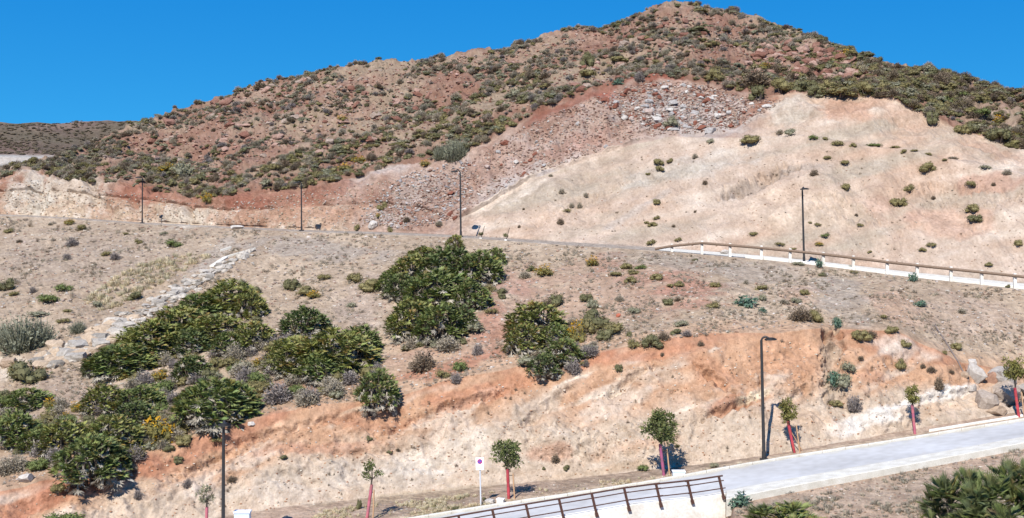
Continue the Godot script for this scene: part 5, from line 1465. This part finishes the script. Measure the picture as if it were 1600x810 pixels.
func make_street() -> void:
	var p := on_line(road_far, 1196, 0.45, 0.08)
	lamp_post(1196, elev(p), 525, 1, Vector3(0.97, 0, 0.24).normalized(), "tall black bent-arm street lamp on the kerb, right of the railing's end", deg_to_rad(1.6), 1.15, -p.z)
	p = on_line(road_far, 345, 0.45, 0.08)
	lamp_post(345, elev(p), 655, 1, Vector3(0.35, 0, 0.93).normalized(), "black street lamp in front of the orange bank at lower left", deg_to_rad(-0.6), 1.15, -p.z)
	p = on_line(shoulder, 1257, 1.0, 0.06)
	lamp_post(1257, elev(p), 293, 1, Vector3(0.1, 0, 1).normalized(), "black lamp post behind the timber guard rail", deg_to_rad(1.8), 1.0, -p.z)
	p = on_line(shoulder, 720, 1.0, 0.06)
	lamp_post(720, elev(p), 266, 1, Vector3(-1, 0, 0.1).normalized(), "black lamp post at the foot of the scree, arm pointing left", deg_to_rad(0.5), 1.0, -p.z)
	p = on_line(shoulder, 471, 1.0, 0.06)
	lamp_post(471, elev(p), 284, 1, Vector3(-0.8, 0, 0.6).normalized(), "dark lamp post on the terrace, second from the left", 0.0, 0.9, -p.z)
	p = on_line(shoulder, 222, 1.0, 0.06)
	lamp_post(222, elev(p), 276, 1, Vector3(-0.6, 0, 0.8).normalized(), "dark lamp post on the terrace, the leftmost one", deg_to_rad(-0.8), 0.9, -p.z)

	young_tree(318, 830, 0.8, 758, 34, 28, 2, "guard_pink", 792, "small sparse tree just left of the lower left street lamp", 420, 0.11, 501, false, "leaf_sage", 12)
	young_tree(571, 815, 0.8, 719, 38, 32, 9, "guard_pink", 757, "thin tree with leaning pink guard, left of the no-parking sign", 380, 0.11, 502, true, "leaf_tree", 11)
	young_tree(795, 788, 0.8, 684, 64, 46, -2, "guard_red", 733, "round-crowned tree with red guard, right of the no-parking sign", 1500, 0.075, 503, true, "leaf_tree", 26)
	young_tree(1039, 750, 0.8, 640, 68, 54, -6, "guard_plum", 694, "wide flat-topped tree with plum guard above the railing", 2400, 0.07, 504, true, "leaf_tree", 30)
	young_tree(1244, 713, 0.8, 623, 36, 36, -10, "guard_red", 657, "small leaning tree with red guard, right of the bent-arm street lamp", 1300, 0.09, 505, true, "leaf_tree_yellow")
	young_tree(1433, 686, 0.8, 601, 30, 28, -5, "guard_pink", 632, "small-crowned tree with pink guard before the white bank", 1100, 0.09, 506, false, "leaf_tree_yellow")
	young_tree(1596, 657, 0.8, 554, 46, 42, -8, "guard_red", 606, "tree with red guard in front of the boulder wall, rightmost", 1500, 0.085, 507, true, "leaf_tree_yellow")

	# no-parking sign
	p = on_line(road_far, 751, 0.5, 0.06)
	var k := -p.z / FOCAL
	var o := thing("parking_sign", "no-parking sign on a grey pole between the two trees", "sign", p)
	o.rotation.z = deg_to_rad(1.3)
	var h := (elev(p) - 714.0) * k
	var s := Shape.new()
	s.tube(Vector3(0, -0.2, 0), Vector3(0, h - 0.02, 0), 0.032, 0.032, 10)
	part("pole", s.mesh(), mats["galvanised"], o)
	s = Shape.new()
	s.box(Vector3(0, h - 0.26, 0.05), Vector3(0.165, 0, 0), Vector3(0, 0.26, 0), Vector3(0, 0, 0.012))
	var pan := part("panel", s.mesh(), mats["sign_face"], o)
	var disc := func(r: float, z: float, m: Material, called: String) -> void:
		var d := Shape.new()
		d.tube(Vector3(0, h - 0.17, z), Vector3(0, h - 0.17, z + 0.003), r, r, 28)
		part(called, d.mesh(), m, pan)
	disc.call(0.105, 0.0625, mat("sign_red", Color(0.52, 0.03, 0.09), 0.5), "red_ring")
	disc.call(0.078, 0.066, mat("sign_blue", Color(0.07, 0.09, 0.42), 0.5), "blue_field")
	s = Shape.new()
	s.box(Vector3(0, h - 0.17, 0.0705), Vector3(0.056, -0.056, 0), Vector3(0.01, 0.01, 0), Vector3(0, 0, 0.0015))
	part("red_bar", s.mesh(), mats["sign_red"], pan)
	s = Shape.new()
	s.box(Vector3(0, h - 0.44, 0.0635), Vector3(0.13, 0, 0), Vector3(0, 0.055, 0), Vector3(0, 0, 0.0015))
	part("lower_plate", s.mesh(), mat("sign_cream", Color(0.78, 0.74, 0.46), 0.5), pan)

	# service cabinet peeping in at the bottom
	p = on_line(road_far, 376, 0.9, 0.06)
	k = -p.z / FOCAL
	o = thing("service_cabinet", "pale blue-white utility cabinet beside the lower left street lamp", "cabinet", p)
	h = (elev(p) - 798.0) * k
	s = Shape.new()
	s.box(Vector3(0, h * 0.5 - 0.04, 0), Vector3(0.30, 0, 0), Vector3(0, h * 0.5 - 0.02, 0), Vector3(0, 0, 0.17))
	part("body", s.mesh(), mat("cabinet_paint", Color(0.55, 0.62, 0.68), 0.5), o)
	s = Shape.new()
	s.box(Vector3(0, h - 0.03, 0), Vector3(0.33, 0, 0), Vector3(0, 0.03, 0), Vector3(0, 0, 0.20))
	part("lid", s.mesh(), mat("cabinet_lid", Color(0.74, 0.78, 0.82), 0.5), o)
	s = Shape.new()
	s.box(Vector3(-0.01, h * 0.45, 0.174), Vector3(0.26, 0, 0), Vector3(0, h * 0.38, 0), Vector3(0, 0, 0.006))
	var dr := part("door", s.mesh(), mats["cabinet_paint"], o)
	s = Shape.new()
	s.box(Vector3(0.2, h * 0.5, 0.19), Vector3(0.015, 0, 0), Vector3(0, 0.06, 0), Vector3(0, 0, 0.01))
	part("handle", s.mesh(), mats["galvanised"], dr)

	# irrigation box and bag by the trees
	p = ground(1062, 745)
	o = thing("meter_box", "pale blue box on the ground in the shade of the flat-topped tree", "box", p)
	s = Shape.new()
	s.box(Vector3(0, 0.10, 0), Vector3(0.26, 0, 0), Vector3(0, 0.12, 0), Vector3(0, 0, 0.18))
	part("body", s.mesh(), mats["cabinet_paint"], o)
	s = Shape.new()
	s.box(Vector3(0, 0.235, 0), Vector3(0.28, 0, 0), Vector3(0, 0.015, 0), Vector3(0, 0, 0.20))
	part("lid", s.mesh(), mats["cabinet_lid"], o)
	p = ground(781, 787)
	o = thing("meter_box", "white box on the verge left of the round-crowned tree", "box", p)
	s = Shape.new()
	s.box(Vector3(0, 0.07, 0), Vector3(0.14, 0, 0.04), Vector3(0, 0.10, 0), Vector3(-0.03, 0, 0.12))
	part("body", s.mesh(), mats["white_render"], o)
	s = Shape.new()
	s.box(Vector3(0, 0.185, 0), Vector3(0.155, 0, 0.045), Vector3(0, 0.015, 0), Vector3(-0.035, 0, 0.135))
	part("lid", s.mesh(), mats["sign_face"], o)

	# thin pipe running down to the boulder wall
	s = Shape.new()
	var last := ground(1462, 510) + Vector3(0, 0.05, 0)
	var org := last
	for q in [[1470, 522], [1480, 536], [1490, 552], [1500, 567], [1508, 580], [1515, 592]]:
		var nx := ground(q[0], q[1]) + Vector3(0, 0.05, 0)
		s.tube(last - org, nx - org, 0.035, 0.035, 8)
		last = nx
	var pipe := part("drain_pipe", s.mesh(), mat("pipe_grey", Color(0.16, 0.13, 0.12), 0.7), self)
	pipe.position = org
	tag(pipe, "thin dark pipe running down the slope to the boulder wall", "pipe")
	# leaning stick beside the red-guarded tree
	p = on_line(road_far, 1258, 0.9, 0.0)
	o = thing("stick", "bare leaning wooden prop right of the small leaning tree", "stick", p)
	s = Shape.new()
	s.tube(Vector3.ZERO, Vector3(-0.62, 1.05, 0.05), 0.022, 0.018, 6)
	part("shaft", s.mesh(), mats["stake"], o)

	# two dark leafy clumps, each with a leaning stake, on the terrace edge
	var who := ["left one of the two dark staked clumps on the terrace edge", "right one of the two dark staked clumps on the terrace edge"]
	for i in 2:
		p = on_line(shoulder, [751, 790][i], 0.2, 0.0)
		k = -p.z / FOCAL
		o = thing("staked_clump", who[i], "dark_clump", p, "dark staked clumps")
		s = Shape.new()
		s.tube(Vector3(0, -0.1, 0), Vector3(0.26, 0.85, 0), 0.03, 0.022, 6)
		part("stake", s.mesh(), mats["bark"], o)
		var f := part("foliage", bush_mesh(520 + i, 260, 0.12, 0.6), mats["leaf_dark"], o)
		f.position = Vector3(0.0, 0.20, 0)
		f.scale = Vector3(0.44, 0.40, 0.44)
		s = Shape.new()
		s.box(Vector3(0.0, 0.0, 0.02), Vector3(0.08, 0, 0), Vector3(0, 0.08, 0), Vector3(0, 0, 0.08))
		part("footing", s.mesh(), mats["white_render"], o)
